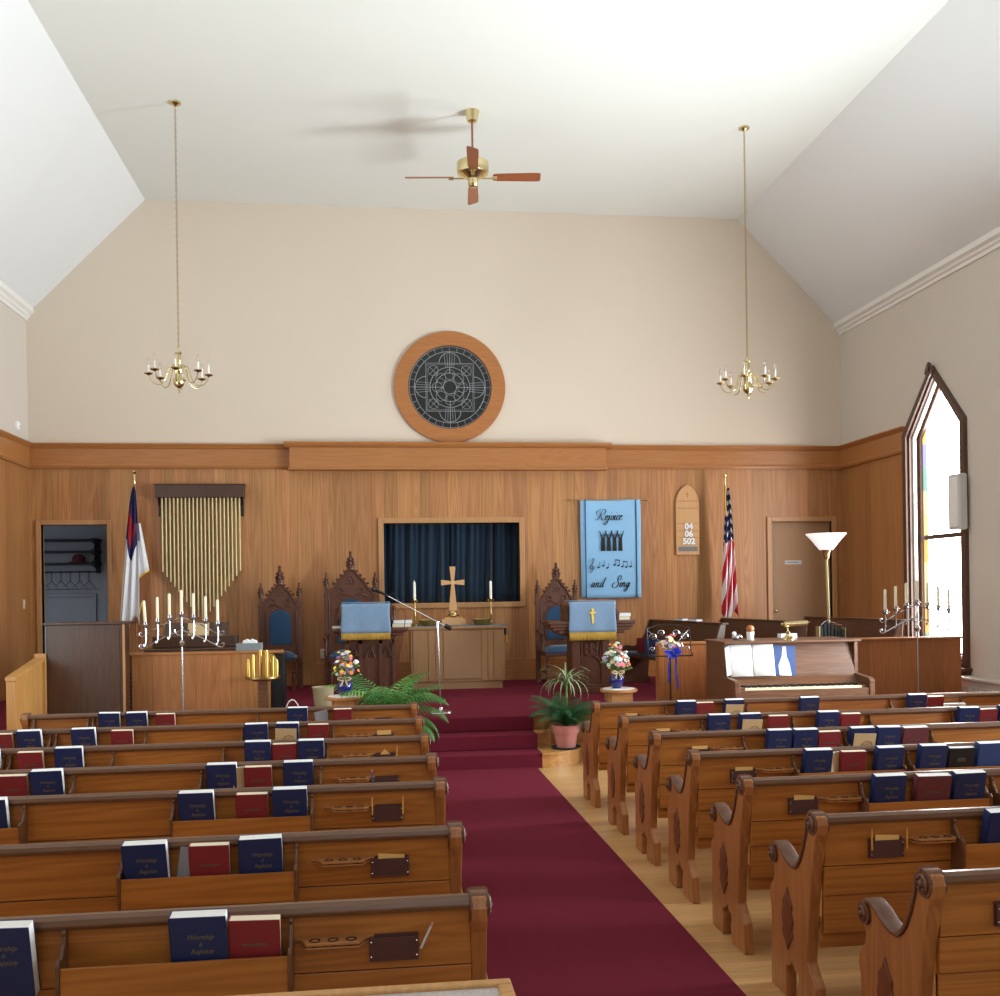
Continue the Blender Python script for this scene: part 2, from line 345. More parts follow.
def sm(pts, n=6, closed=False):
    """catmull-rom through points"""
    P = [Vector(p) for p in pts]; out = []
    m_ = len(P); rng = range(m_ if closed else m_-1)
    for i in rng:
        g = (lambda k: P[k % m_]) if closed else (lambda k: P[max(0, min(m_-1, k))])
        a, b_, c, d = g(i-1), g(i), g(i+1), g(i+2)
        for k in range(n):
            t = k/n; out.append(0.5*((2*b_)+(c-a)*t+(2*a-5*b_+4*c-d)*t*t+(3*b_-a-3*c+d)*t**3))
    if not closed: out.append(P[-1])
    return out
def circ(cx, cy, r, n=32, a0=0): return [(cx+r*math.cos(a0+2*PI*i/n), cy+r*math.sin(a0+2*PI*i/n)) for i in range(n)]
def text(name, s_, size, mat, parent, loc, rot=(R(90), 0, 0), shear=0, ext=0.0005, bold=0.0, align='CENTER', spacing=1.0):
    cu = bpy.data.curves.new(name, 'FONT'); cu.body = s_; cu.size = size; cu.shear = shear; cu.extrude = ext; cu.offset = bold
    cu.align_x = align; cu.align_y = 'CENTER'; cu.space_character = spacing; cu.resolution_u = 3
    t = bpy.data.objects.new(name, cu); COL.objects.link(t)
    dg = bpy.context.evaluated_depsgraph_get(); me = bpy.data.meshes.new_from_object(t.evaluated_get(dg)); bpy.data.objects.remove(t)
    me.materials.clear(); me.materials.append(MATS[mat]); o = bpy.data.objects.new(name, me); COL.objects.link(o)
    o.parent = parent; o.location = loc; o.rotation_euler = rot; return o
# ------------------------------------------------------------- room shell
XL, XR, YF, YB = -4.9, 7.32, 15.0, -4.0
ZW, ZC, FL, FR = 5.86, 7.56, -3.24, 5.67
WTOP = 4.0; PZ = 0.47; PY = 10.75
struct(MB().box(XL-.3, XR+.3, YB-.3, YF+.12, -.1, 0).build('floor', 'floor_oak'))
struct(MB().box(.50, 1.61, YB, 10.13, 0, .012).build('trim_1', 'carpet'))          # aisle carpet
# front wall, pierced for the closet door, the curtained opening and the side door
g = MB()
DL, DR_, DT = -4.74, -3.83, 2.855
CL, CR, CB, CT = .125, 2.165, 1.655, 2.85
EL, ER, ET = 6.147, 7.134, 2.84
wy0, wy1 = YF, YF+.12
g.box(XL, DL, wy0, wy1, 0, WTOP).box(DL, DR_, wy0, wy1, DT, WTOP).box(DL, DR_, wy0, wy1, 0, PZ)
g.box(DR_, CL, wy0, wy1, 0, WTOP).box(CL, CR, wy0, wy1, 0, CB).box(CL, CR, wy0, wy1, CT, WTOP)
g.box(CR, EL, wy0, wy1, 0, WTOP).box(EL, ER, wy0, wy1, ET, WTOP).box(EL, ER, wy0, wy1, 0, PZ).box(ER, XR, wy0, wy1, 0, WTOP)
struct(g.build('wall_front', 'wainscot'))
struct(MB().prism([(XL-.1, WTOP), (XR+.1, WTOP), (XR+.1, ZW), (XR, ZW), (FR, ZC+.0), (FL, ZC), (XL, ZW), (XL-.1, ZW)], 'Y', YF, YF+.12).build('wall_front_plaster', 'plaster'))
struct(MB().box(XL-.2, XL, YB, YF, WTOP, ZW+.2).box(XL-.2, XL, YB, 12.0, 0, WTOP).build('wall_left', 'plaster_side'))
struct(MB().box(XL-.2, XL, 12.0, YF, 0, WTOP).build('wall_left_panelling', 'wainscot_side'))
WY0, WY1, WYM, WZ0, WZS, WZA = 11.70, 12.98, 12.34, .84, 3.86, 4.60
g = MB().box(XR, XR+.3, YB, WY0, 0, ZW+.2).box(XR, XR+.3, WY0, WY1, 0, WZ0)
g.prism([(WY0, WZS), (WYM, WZA), (WY1, WZS), (WY1, ZW+.2), (WY0, ZW+.2)], 'X', XR, XR+.3).box(XR, XR+.3, WY1, YF, WTOP, ZW+.2)
struct(g.build('wall_right', 'plaster_side'))
struct(MB().box(XR, XR+.3, WY1, YF, 0, WTOP).build('wall_right_panelling', 'wainscot_side'))
struct(MB().prism([(XL-.1, 0), (XR+.1, 0), (XR+.1, ZW), (FR, ZC), (FL, ZC), (XL-.1, ZW)], 'Y', YB-.1, YB).build('wall_back', 'plaster_side'))
struct(MB().box(FL, FR, YB-.1, YF+.1, ZC, ZC+.1).build('ceiling', 'ceiling_white'))
struct(MB().prism([(XL, ZW), (FL, ZC), (FL, ZC+.1), (XL-.2, ZW+.1), (XL-.2, ZW)], 'Y', YB, YF+.05).build('ceiling_left', 'ceiling_slope'))
struct(MB().prism([(XR, ZW), (FR, ZC), (FR, ZC+.1), (XR+.2, ZW+.1), (XR+.2, ZW)], 'Y', YB, YF+.05).build('ceiling_right', 'ceiling_slope'))
for k, (x, d) in enumerate(((XL, 1), (XR, -1))):
    struct(MB().prism([(x, ZW-.09), (x+d*.02, ZW-.09), (x+d*.025, ZW-.05), (x+d*.05, ZW-.03), (x+d*.06, ZW+.0), (x+d*.10, ZW+.03), (x+d*.10, ZW+.10), (x, ZW+.0)], 'Y', YB, YF).build('trim_%d' % (k+2), 'moulding_white'))
# oak cornice band
def cornice(prof_fn, name, mat='oak_trim'): pass
def band_y(x0, x1, y, z0, z1, name):
    g = MB().box(x0, x1, y-.03, y, z0, z1)
    g.prism([(y, z1-.03), (y-.05, z1-.02), (y-.085, z1+.03), (y-.085, z1+.045), (y, z1+.045)], 'X', x0, x1)
    g.prism([(y, z0+.03), (y-.045, z0+.03), (y-.055, z0+.0), (y-.04, z0-.035), (y, z0-.035)], 'X', x0, x1)
    return struct(g.build(name, 'oak_trim'))
band_y(XL, -1.225, YF, 3.70, 3.975, 'trim_4'); band_y(3.49, XR, YF, 3.70, 3.975, 'trim_5')
by = 14.82
g = MB().box(-1.225, 3.49, by, YF, 3.645, 4.0)
g.prism([(by, 3.955), (by-.03, 3.965), (by-.06, 4.0), (by-.07, 4.03), (YF, 4.03), (YF, 3.955)], 'X', -1.30, 3.57)
g.prism([(by+.001, 3.665), (by-.02, 3.66), (by-.02, 3.63), (YF, 3.63), (YF, 3.665)], 'X', -1.24, 3.505)
struct(g.build('trim_6', 'oak_trim', bevel=.004))
def band_x(x, d, y0, y1, name):
    g = MB().prism([(x, 3.70), (x+d*.03, 3.70), (x+d*.03, 3.95), (x+d*.085, 4.005), (x+d*.085, 4.02), (x, 4.02)], 'Y', y0, y1)
    g.prism([(x, 3.665), (x+d*.04, 3.665), (x+d*.055, 3.70), (x+d*.045, 3.73), (x, 3.73)], 'Y', y0, y1)
    return struct(g.build(name, 'oak_trim'))
band_x(XL, 1, 12.0, YF, 'trim_7'); band_x(XR, -1, 13.06, YF, 'trim_8')
# front door casings
def casing(x0, x1, z0, z1, name, w_=.085, bottom=False, mat='oak_trim_light', d=.035):
    g = MB().box(x0-w_, x0, YF-d, YF+.10, z0, z1+w_).box(x1, x1+w_, YF-d, YF+.10, z0, z1+w_).box(x0, x1, YF-d, YF+.10, z1, z1+w_)
    if bottom: g.box(x0-w_, x1+w_, YF-d, YF+.10, z0-w_, z0)
    return struct(g.build(name, mat, bevel=.006))
casing(DL, DR_, PZ, DT, 'trim_9', .065); casing(EL, ER, PZ, ET, 'trim_10', .075); casing(CL, CR, CB, CT, 'trim_11', .08, True)
# closet behind the left doorway
g = MB().box(-5.6, -3.0, 16.5, 16.6, 0, 3.4).box(-5.7, -5.6, 15.12, 16.6, 0, 3.4).box(-3.0, -2.9, 15.12, 16.6, 0, 3.4).box(-5.7, -2.9, 15.12, 16.6, 3.3, 3.4)
struct(g.build('wall_closet', 'closet_grey'))
struct(MB().box(-5.6, -3.0, 15.12, 16.5, PZ-.1, PZ).build('floor_closet', 'closet_grey'))
g = MB().box(-5.35, -4.44, 16.46, 16.5, 1.82, 1.87).box(-4.44, -4.39, 16.46, 16.5, .47, 1.87).box(-5.4, -5.35, 16.46, 16.5, .47, 1.87)
struct(g.build('trim_12', 'closet_grey', bevel=.004))
t = thing('coat_rack', 'dark coat rack shelf with bars inside the unlit closet doorway', 'coat rack', (-4.88, 16.5, 2.27))
g = MB()
for z in (.05, .24, .42): g.box(-.75, .58, -.30, -.27, z, z+.03).box(-.75, .58, -.04, 0, z, z+.03).box(-.75, .58, -.16, -.14, z, z+.02)
g.build('shelf_bar', 'closet_dark', t)
for x in (-.75, .50): MB().prism([(0, -.08), (-.04, -.08), (-.08, .0), (-.34, .04), (-.34, .10), (-.18, .11), (-.1, .19), (-.34, .23), (-.34, .28), (-.18, .30), (-.1, .37), (-.34, .41), (-.34, .46), (0, .46)], 'X', x, x+.06).build('end_bracket', 'closet_dark', t)
MB().cyl((-.7, -.17, -.06), (.55, -.17, -.06), .012, seg=8).build('hanging_rod', 'closet_dark', t)
for i in range(7):
    g = MB(); x = -5.30+.14*i
    g.tube([(x, 16.33, 2.20-.015), (x, 16.345, 2.225), (x, 16.36, 2.20), (x, 16.35, 2.13), (x, 16.35, 2.07)], .006, 6)
    g.tube([(x+.0, 16.35, 2.07), (x-.09, 16.20, 1.94), (x+.09, 16.44, 1.94), (x, 16.35, 2.07)], .006, 6)
    o = g.build('coat_hanger', 'closet_wire'); tag(o, 'thin wire coat hanger on the closet rod, %s from the left' % ('first', 'second', 'third', 'fourth', 'fifth', 'sixth', 'seventh')[i], 'hanger', 'wire hangers in the closet')
tag(MB().lathe([(.15, 0), (.15, .015), (.10, .02), (.095, .08), (.06, .13), (0, .14)], (-4.60, 16.30, 2.352), 20).build('hat', 'hat_red'), 'dark red hat on the lowest shelf bar of the closet rack', 'hat')
# doors
t = struct(MB().box(EL, ER, YF+.06, YF+.10, PZ, ET).build('door_1', 'altar_panel'))
k = MB().cyl((6.21, YF+.06, 1.44), (6.21, YF+.02, 1.44), .012).ball((6.21, YF+.0, 1.44), .028).build('door_knob', 'brass', t)
s_ = MB().box(6.39, 6.66, YF+.05, YF+.06, 2.17, 2.235).build('door_sign', 'light_grey', t)
MB().box(6.42, 6.60, YF+.047, YF+.05, 2.197, 2.209).build('sign_line', 'mid_grey', t)
# curtain in the front opening
struct(MB().box(-.1, 2.4, YF+.42, YF+.5, 1.3, 3.2).box(-.1, CL-.0, YF+.12, YF+.5, 1.3, 3.2).box(CR, 2.4, YF+.12, YF+.5, 1.3, 3.2).box(-.1, 2.4, YF+.12, YF+.5, CT+.0, 3.2).box(-.1, 2.4, YF+.12, YF+.5, 1.3, CB).build('wall_recess', 'closet_dark'))
t = thing('curtain', 'navy velvet curtain hanging in pleats behind the brass cross', 'curtain', (1.145, YF+.25, CB))
def cur(x0, x1, ph):
    def f(u, v):
        x = x0+(x1-x0)*u; a = u*(x1-x0)*27+ph
        amp = .042*(0.55+0.45*v)*(1+.5*math.sin(u*9+ph))
        return (x+.012*math.sin(a*.7)*(1-v), amp*math.sin(a+1.2*math.sin(u*17+ph))+.018*math.sin(a*2.3+v*2), 1.26*(1-v)+.005)
    return f
MB().grid(cur(-1.01, .06, 0), 170, 8).build('curtain_panel', 'navy_curtain', t, solid=.004)
MB().grid(cur(-.0, 1.01, 2.1), 170, 8).build('curtain_panel', 'navy_curtain', t, solid=.004)
MB().cyl((-1.015, 0, 1.27), (1.015, 0, 1.27), .01).build('curtain_rod', 'old_brass', t)
# round window
rc = (1.145, 4.885)
def arc_cut(r, n=64):
    return [(rc[0]+r*math.cos(2*PI*i/n), max(4.035, rc[1]+r*math.sin(2*PI*i/n))) for i in range(n)]
t = struct(MB().ring(arc_cut(.835), circ(rc[0], rc[1], .625, 64), 'Y', YF-.05, YF).build('window_1', 'oak_round', bevel=.006))
MB().prism(circ(rc[0], rc[1], .63, 64), 'Y', YF-.02, YF-.005).build('window_glass', 'dark_glass', t)
g = MB(); cx, cz = rc; yy = YF-.022
def ln(p, r=.0045, closed=False):
    q = [(cx+a, yy, cz+b_) for a, b_ in p]
    if closed: q.append(q[0])
    g.tube(q, r, 5, cap=False)
for r in (.61, .535, .30, .215): ln(circ(0, 0, r, 48), closed=True)
for i in range(32):
    a = 2*PI*i/32; ln([(.535*math.cos(a), .535*math.sin(a)), (.61*math.cos(a), .61*math.sin(a))], .003)
s2 = .36
ln([(-s2, -s2), (s2, -s2), (s2, s2), (-s2, s2)], closed=True); ln([(-s2+.02, -s2+.02), (s2-.02, -s2+.02), (s2-.02, s2-.02), (-s2+.02, s2-.02)], .003, True)
for k in range(4):
    a = k*PI/2; c0 = (.36*math.cos(a), .36*math.sin(a)); ln([(c0[0]+.16*math.cos(b_*PI/12+a-PI/2), c0[1]+.16*math.sin(b_*PI/12+a-PI/2)) for b_ in range(13)])
    d0 = (.27*math.cos(a+PI/4)*1.3, .27*math.sin(a+PI/4)*1.3); ln([(d0[0]+x, d0[1]+y) for x, y in circ(0, 0, .075, 16)], .003, True)
    for q in range(4):
        b_ = q*PI/2+PI/4; ln([(d0[0], d0[1]), (d0[0]+.1*math.cos(b_), d0[1]+.1*math.sin(b_))], .003)
    for dd in (-.2, .2, -.1, .1): ln([(.30*math.cos(a+dd), .30*math.sin(a+dd)), (.50*math.cos(a+dd*.8), .50*math.sin(a+dd*.8))], .003)
for k in range(8):
    a = k*PI/4; c0 = (.19*math.cos(a), .19*math.sin(a)); ln([(c0[0]+x, c0[1]+y) for x, y in circ(0, 0, .075, 14)], .003, True)
for k in range(6):
    a = k*PI/3; ln([(.10*math.cos(a), .10*math.sin(a)), (.215*math.cos(a+.3), .215*math.sin(a+.3))], .003)
ln([(-.53, 0), (-.1, 0)]); ln([(.1, 0), (.53, 0)]); ln([(0, -.53), (0, -.2)]); ln([(0, .2), (0, .53)]); ln(circ(0, 0, .1, 20), closed=True)
g.build('leading', 'lead', t)
# tall pointed stained-glass window on the right wall
def point(o_, z0, k=1.0): return [(WY0-o_, z0), (WY1+o_, z0), (WY1+o_, WZS+o_*.42), (WYM, WZA+o_*1.2), (WY0-o_, WZS+o_*.42)]
wn_ = struct(MB().ring(point(.09, WZ0-.06), point(0, WZ0), 'X', XR-.06, XR+.0).build('window_2', 'window_wood', bevel=.006))
MB().ring(point(.0, WZ0), point(-.04, WZ0+.04), 'X', XR-.02, XR+.22).build('window_jamb', 'window_wood', wn_)
MB().ring(point(-.04, WZ0+.04), point(-.075, WZ0+.075), 'X', XR+.02, XR+.06).build('window_stop', 'moulding_white', wn_)
MB().ring(point(-.04, WZ0+.04), point(-.10, WZ0+.10), 'X', XR+.10, XR+.15).box(XR+.09, XR+.15, WY0+.06, WY1-.06, 2.43, 2.49).build('window_sash', 'window_wood', wn_)
q = MB().prism([(a-WYM, b_-WZ0) for a, b_ in point(-.05, WZ0+.05)], 'X', 0, .01).build('window_glass', 'stained_glass', wn_, loc=(XR+.14, WYM, WZ0))
MB().prism([(WYM-.10, WZA+.01), (WYM, WZA-.06), (WYM+.10, WZA+.01), (WYM+.04, WZA+.12), (WYM, WZA+.15), (WYM-.04, WZA+.12)], 'X', XR-.085, XR-.06).cyl((XR-.085, WYM, WZA+.06), (XR-.1, WYM, WZA+.06), .035).build('window_boss', 'window_wood', wn_, bevel=.004)
MB().box(XR-.12, XR, WY0-.13, WY1+.10, WZ0-.10, WZ0-.06).box(XR-.06, XR, WY0-.10, WY1+.08, WZ0-.30, WZ0-.10).build('window_sill', 'window_wood', wn_, bevel=.006)
# platform, steps
struct(MB().box(XL, XR, PY, YF, 0, PZ-.012).build('floor_platform', 'oak_panel'))
struct(MB().box(XL, XR, PY-.02, YF, PZ-.012, PZ).build('floor_platform_carpet', 'carpet', bevel=.004))

g = MB().box(.50, 1.67, 10.13, PY-.02, 0, .155).box(.50, 1.67, 10.42, PY-.02, .155, .311).box(.50, 1.67, PY-.05, PY-.02, .311, PZ)
struct(g.build('trim_13', 'carpet', bevel=.012))
def bull(x0, x1, y0, y1, z0, z1, side, name):
    n = 10; r = (y1-y0); rx = min(r, abs(x1-x0)-.001)
    pts = [(x0, y0), (x0, y1)] + [((x1-side*rx)+side*rx*math.sin(PI/2*(1-i/n)), y1-r*math.cos(PI/2*(1-i/n))) for i in range(n+1)]
    o_ = [(x0, y0-.015), (x0, y1)] + [((x1-side*rx)+side*(rx+.015)*math.sin(PI/2*(1-i/n)), y1-(r+.015)*math.cos(PI/2*(1-i/n))) for i in range(n+1)]
    struct(MB().prism(pts, 'Z', z0, z1-.025).prism(o_, 'Z', z1-.025, z1).build(name, 'step_oak', bevel=.004))
bull(1.67, 2.20, 10.13, PY-.02, 0, .155, 1, 'trim_14'); bull(1.67, 1.86, 10.58, PY-.02, .155, .311, 1, 'trim_15')
bull(.50, -.03, 10.13, PY-.02, 0, .155, -1, 'trim_16'); bull(.50, .31, 10.58, PY-.02, .155, .311, -1, 'trim_17')
struct(MB().box(XL, -3.55, 10.05, PY-.02, 0, .16).box(XL, -3.55, 10.4, PY-.02, .16, .32).build('trim_18', 'carpet', bevel=.01))
g = MB().box(XL, -1.1, YF-.02, YF, PZ, PZ+.3).box(-.9, 6.0, YF-.02, YF, PZ, PZ+.32); struct(g.build('baseboard_front', 'oak_trim', bevel=.004))
# wall fittings
t = thing('light_switch', 'tan light switch plate on the left oak panelling', 'light switch', (XL, 14.73, 1.73))
MB().box(0, .008, -.04, .04, -.065, .065).build('plate', 'switch_tan', t, bevel=.003); MB().box(.008, .016, -.01, .01, -.02, .02).build('toggle', 'switch_tan', t)
t = thing('wall_sensor', 'small white oval sensor high on the left wall', 'sensor', (XL, 14.56, 4.2))
MB().lathe([(.07, 0), (.068, .02), (.05, .035), (0, .04)], seg=20, M=Matrix.Rotation(PI/2, 3, 'Y')).build('housing', 'soft_white', t)
MB().ball((.04, 0, 0), .015).build('lens', 'light_grey', t)
t = thing('electrical_outlet', 'small ivory outlet plate low on the front panelling between gothic chairs', 'outlet', (-.79, YF, .93))
MB().box(-.04, .04, -.01, 0, -.07, .07).build('plate', 'ivory', t, bevel=.003)
[MB().box(-.016, .016, -.013, -.01, z, z+.03).build('socket', 'light_grey', t) for z in (.015, -.045)]
t = thing('wall_speaker', 'pale grey speaker box on the right wall overlapping the tall window', 'speaker', (XR, 11.68, 2.5))
MB().box(-.16, -.04, -.13, .13, .0, .70).build('cabinet', 'light_grey', t, bevel=.03, seg=4)
MB().box(-.04, 0, -.05, .05, .25, .45).build('bracket', 'light_grey', t)
MB().box(-.165, -.16, -.10, .10, .04, .66).build('grille', 'soft_white', t)
t = thing('radiator_cover', 'cream slatted radiator cover low on the right wall under the window', 'radiator', (XR-.005, 10.6, 0))
g = MB().box(-.2, 0, -1.0, 1.0, .0, .66); g.build('cover', 'radiator_cream', t, bevel=.006)
g = MB()
for i in range(38): g.box(-.215, -.2, -.95+i*.05, -.925+i*.05, .08, .58)
g.build('grille', 'radiator_cream', t)
MB().box(-.24, 0, -1.03, 1.03, .66, .69).build('top', 'radiator_cream', t, bevel=.006)
# ------------------------------------------------------------- pews
ORD = ['front', 'second', 'third', 'fourth', 'fifth', 'sixth', 'seventh']
LY = [8.51, 7.56, 6.65, 5.82, 5.04, 4.06, 3.14]; RY = [8.21, 7.27, 6.42, 5.62, 4.80, 3.98, 3.12]
END = [(.02, 0), (.03, .15), (.075, .19), (.11, .23), (.10, .34), (.075, .48), (.05, .62), (.015, .76), (-.005, .80), (-.01, .84), (.0, .87), (.03, .885), (.065, .88), (.085, .85),
       (.09, .80), (.115, .73), (.155, .655), (.20, .61), (.25, .60), (.31, .615), (.37, .645), (.42, .655), (.46, .635), (.475, .60), (.465, .56), (.45, .53), (.46, .49), (.50, .45), (.51, .41), (.495, .36), (.49, .28), (.50, .20), (.50, 0),
       (.33, 0), (.325, .09), (.335, .12), (.325, .145), (.29, .15), (.265, .18), (.24, .15), (.205, .145), (.20, .12), (.215, .09), (.21, 0)]
CAP = [(.05, .878), (.082, .84), (.088, .80), (.112, .735), (.152, .66), (.20, .612), (.25, .602), (.31, .617), (.37, .647), (.42, .657), (.455, .64)]
ORN = [(.30, .22), (.325, .255), (.355, .29), (.345, .32), (.36, .36), (.345, .40), (.35, .43), (.32, .46), (.30, .50), (.28, .46), (.25, .43), (.255, .40), (.24, .36), (.255, .32), (.245, .29), (.275, .255)]
def pew_end(t, x, out):
    """carved end panel; `out` = +1/-1, the side facing away from the seat"""
    a, b_ = sorted((x, x+out*.05))
    e = MB().prism(END, 'X', a, b_).build('end_panel', 'pew_end_wood', t, bevel=.006)
    xc = x+out*.025
    g = MB(); P = sm([(xc, y, z) for y, z in CAP], 4)
    vs = []; fs = []; n = len(P)
    for i, p in enumerate(P):
        tt = (P[min(i+1, n-1)]-P[max(i-1, 0)]).normalized(); nn = Vector((0, -tt.z, tt.y)); nn = nn if nn.z > 0 or abs(tt.z) > .9 else -nn
        if tt.y >= 0: nn = Vector((0, -tt.z, tt.y))
        for du, dn in ((-.034, -.004), (-.034, .010), (-.024, .018), (.024, .018), (.034, .010), (.034, -.004)): vs.append(p+Vector((du, 0, 0))+nn*dn)
    for i in range(n-1):
        for k in range(6): fs.append((i*6+k, i*6+(k+1) % 6, (i+1)*6+(k+1) % 6, (i+1)*6+k))
    g.add(vs, fs, True); g.add(vs[:6], [tuple(range(6))]); g.add(vs[-6:], [tuple(range(5, -1, -1))])
    g.cyl((xc-.029, .04, .838), (xc+.029, .04, .838), .048, seg=20).cyl((xc-.036, .445, .612), (xc+.036, .445, .612), .042, seg=20)
    g.build('armrest', 'pew_dark', e, bevel=.003, sharp=40)
    for y, z, r in ((.04, .838, .034), (.445, .612, .028)):
        g = MB(); xo = xc+out*(.029 if r > .03 else .036)
        M_ = Matrix.Rotation(out*PI/2, 3, 'Y')
        g.lathe([(r, -.002), (r, .006), (r*.75, .010), (r*.7, .005), (r*.45, .005), (r*.3, .014), (0, .018)], (xo, y, z), 14, M_)
        for k in range(6): g.ball((xo+out*.008, y+r*.6*math.cos(k*PI/3), z+r*.6*math.sin(k*PI/3)), r*.16, seg=6)
        g.build('scroll_rosette', 'pew_dark', e)
    a, b_ = sorted((x+out*.048, x+out*.058))
    inn = [(.30+(y-.30)*.72, .36+(z-.36)*.82) for y, z in ORN]
    g = MB().prism(ORN, 'X', a, b_)
    g.build('carved_ornament', 'pew_ornament', e, bevel=.003)
    return e
def make_pew(L, racks, cup_x, name_lbl, mirror):
    """local x runs from the aisle end (0) away from it; y forward; mirror=-1 for the left block"""
    s = mirror; X = lambda v: s*v
    def bx(g, x0, x1, *r): a, b_ = sorted((X(x0), X(x1))); return g.box(a, b_, *r)
    t = thing('pew', name_lbl, 'pew')
    pew_end(t, X(0), -s); pew_end(t, X(L), s)
    g = MB()
    for z0, z1, y0 in ((.66, .835, .030), (.535, .655, .036), (.375, .530, .045)): bx(g, 0, L, y0, y0+.022, z0, z1)
    bx(g, 0, L, .05, .065, .37, .84)
    g.build('backrest', 'pew', t, bevel=.003)
    y0 = .041; g = MB()
    prof = [(.012, .835), (.004, .850), (.010, .866), (.026, .876), (.046, .876), (.062, .866), (.068, .850), (.060, .835)]
    a, b_ = sorted((X(0), X(L))); g.prism(prof, 'X', a, b_); g.f and None
    g.build('top_rail', 'pew_rail', t, bevel=.004)
    g = MB(); bx(g, 0, L, .06, .46, .41, .435); bx(g, 0, L, .08, .10, .30, .41); g.build('seat', 'pew', t, bevel=.006)
    for x0, x1 in racks:
        g = MB(); bx(g, x0+.012, x1-.012, -.045, .03, .635, .65); bx(g, x0+.012, x1-.012, -.057, -.045, .632, .745); r = g.build('book_rack', 'pew_end_wood' if 0 else 'pew', t, bevel=.002)
        for xe in (x0, x1-.012):
            a, b_ = sorted((X(xe), X(xe+.012)))
            MB().prism([(.03, .615), (-.05, .625), (-.062, .66), (-.064, .755), (-.052, .77), (-.03, .765), (-.015, .785), (-.002, .80), (.004, .82), (.0, .83), (.01, .84), (.012, .84), (.03, .84)], 'X', a, b_).build('rack_end', 'pew_rail', r, bevel=.002)
    # cup holder: a shaped shelf with three holes
    c = cup_x; g = MB(); z = .735; n = 3
    hol = [c-.055, c, c+.055]; z = .750
    a, b_ = sorted((X(c-.11), X(c+.11)))
    out = [(X(c-.13), .03), (X(c-.10), .012), (X(c-.08), -.03), (X(c+.08), -.03), (X(c+.10), .012), (X(c+.13), .03)]
    g.prism(out, 'Z', z, z+.006).prism(out, 'Z', z+.010, z+.020)
    o = g.build('cup_holder', 'oak_trim', t, bevel=.002)
    for h in hol: MB().lathe([(.017, .0), (.017, .0215), (.012, .0215), (.011, .004), (0, .004)], (X(h), -.006, z), 14).build('cup_hole', 'black_rough', o)
    return t
def pocket(t, x, s):
    g = MB().box(x-.066, x+.066, .012, .016, .692, .762).box(x-.076, x+.076, .026, .031, .692, .770).box(x-.076, x-.064, .01, .03, .692, .765).box(x+.064, x+.076, .01, .03, .692, .765).box(x-.076, x+.076, .01, .03, .689, .694)
    p = g.build('card_pocket', 'pocket_brown', t, bevel=.002)
    g = MB()
    for dx in (-.070, .070):
        for z in (.705, .750): g.ball((x+dx, .009, z), .004, seg=6)
    g.build('pocket_stud', 'silver', p)
NUM = ['', 'book nearest', 'second from', 'third from', 'fourth from', 'fifth from', 'sixth from', 'seventh from', 'eighth from', 'ninth from']
XA = {'left': .28, 'right': 1.84}
pews = {}
for side, YS, s, L, racks in (('left', LY, -1, 3.08, [(.60, 1.275), (1.95, 2.58), (2.61, 3.04)]), ('right', RY, 1, 3.72, [(.56, 1.23), (1.27, 1.90), (2.56, 3.23)])):
    proto = make_pew(L, racks, .47 if s == 1 else .425, 'x', s)
    for i, Y in enumerate(YS):
        o = proto if i == 0 else copy_tree(proto)
        o.location = (XA[side], Y-.04, 0)
        tag(o, ('oak pew, %s row from the platform, %s of the burgundy aisle' if i else 'oak pew of the %s row, beside the platform, %s of the burgundy aisle') % (ORD[i], side), 'pew', 'oak pews with scrolled ends')
        pews[side, i] = o
    for i in range(7):
        x = (.265 if side == 'right' else -.24)
        pocket(pews[side, i], x, s)
for ch in pews['left', 6].children:
    if ch.name.startswith('book_rack'): ch.location.x += .055
# cards and pencils tucked in the pockets
for side, rows in (('left', (1, 2, 3, 4, 5, 6)), ('right', (0, 1, 2, 3, 4, 5))):
    for i in rows:
        Y = (LY if side == 'left' else RY)[i]-.04; x = XA[side]+(.265 if side == 'right' else -.24)
        tilt = {('left', 2): .75, ('left', 5): .08, ('right', 4): .07, ('right', 5): .05}.get((side, i), 0)
        dz = {('left', 1): .012, ('left', 2): .0, ('left', 3): -.030, ('left', 4): -.028, ('left', 5): -.004, ('left', 6): -.033}.get((side, i), .0)
        g = MB(); M_ = Matrix.Rotation(tilt, 3, 'Y')
        g.cbox((0, 0, .012), (.105 if not tilt > .5 else .06, .003, .058), M_)
        o = g.build('offering_envelope', 'envelope_yellow', loc=(x+.005, Y+.021, .741+dz))
        tag(o, 'yellow envelope in the brown card pocket of the %s pew, %s block' % (ORD[i], side), 'envelope', 'envelopes in the pew pockets')
PEN = [('left', 4, -.074, 0, 'pencil_yellow'), ('left', 4, .078, 0, 'pencil_yellow'), ('left', 2, .078, .05, 'pencil_yellow'), ('left', 6, .082, .45, 'light_grey'), ('right', 5, -.07, 0, 'pencil_yellow'), ('right', 5, .085, 0, 'pencil_yellow'), ('left', 3, -.078, 0, 'book_blue')]
for side, i, dx, tl, mt in PEN:
    Y = (LY if side == 'left' else RY)[i]-.04; x = XA[side]+(.265 if side == 'right' else -.24)+dx
    p = Vector((x, Y+.004, .725)); d = Vector((math.sin(tl), 0, math.cos(tl)))
    t = thing('pencil', '%s pencil at the %s edge of the card pocket, %s %s pew' % ({'pencil_yellow': 'yellow', 'light_grey': 'grey', 'book_blue': 'blue'}[mt], 'left' if dx < 0 else 'right', ORD[i], side), 'pencil', tuple(p), 0, 'pencils in the pew pockets')
    MB().cyl((0, 0, 0), d*.075, .004, seg=6).build('shaft', mt, t); MB().cyl(d*.075, d*.087, .004, seg=6).build('eraser', 'terracotta', t)
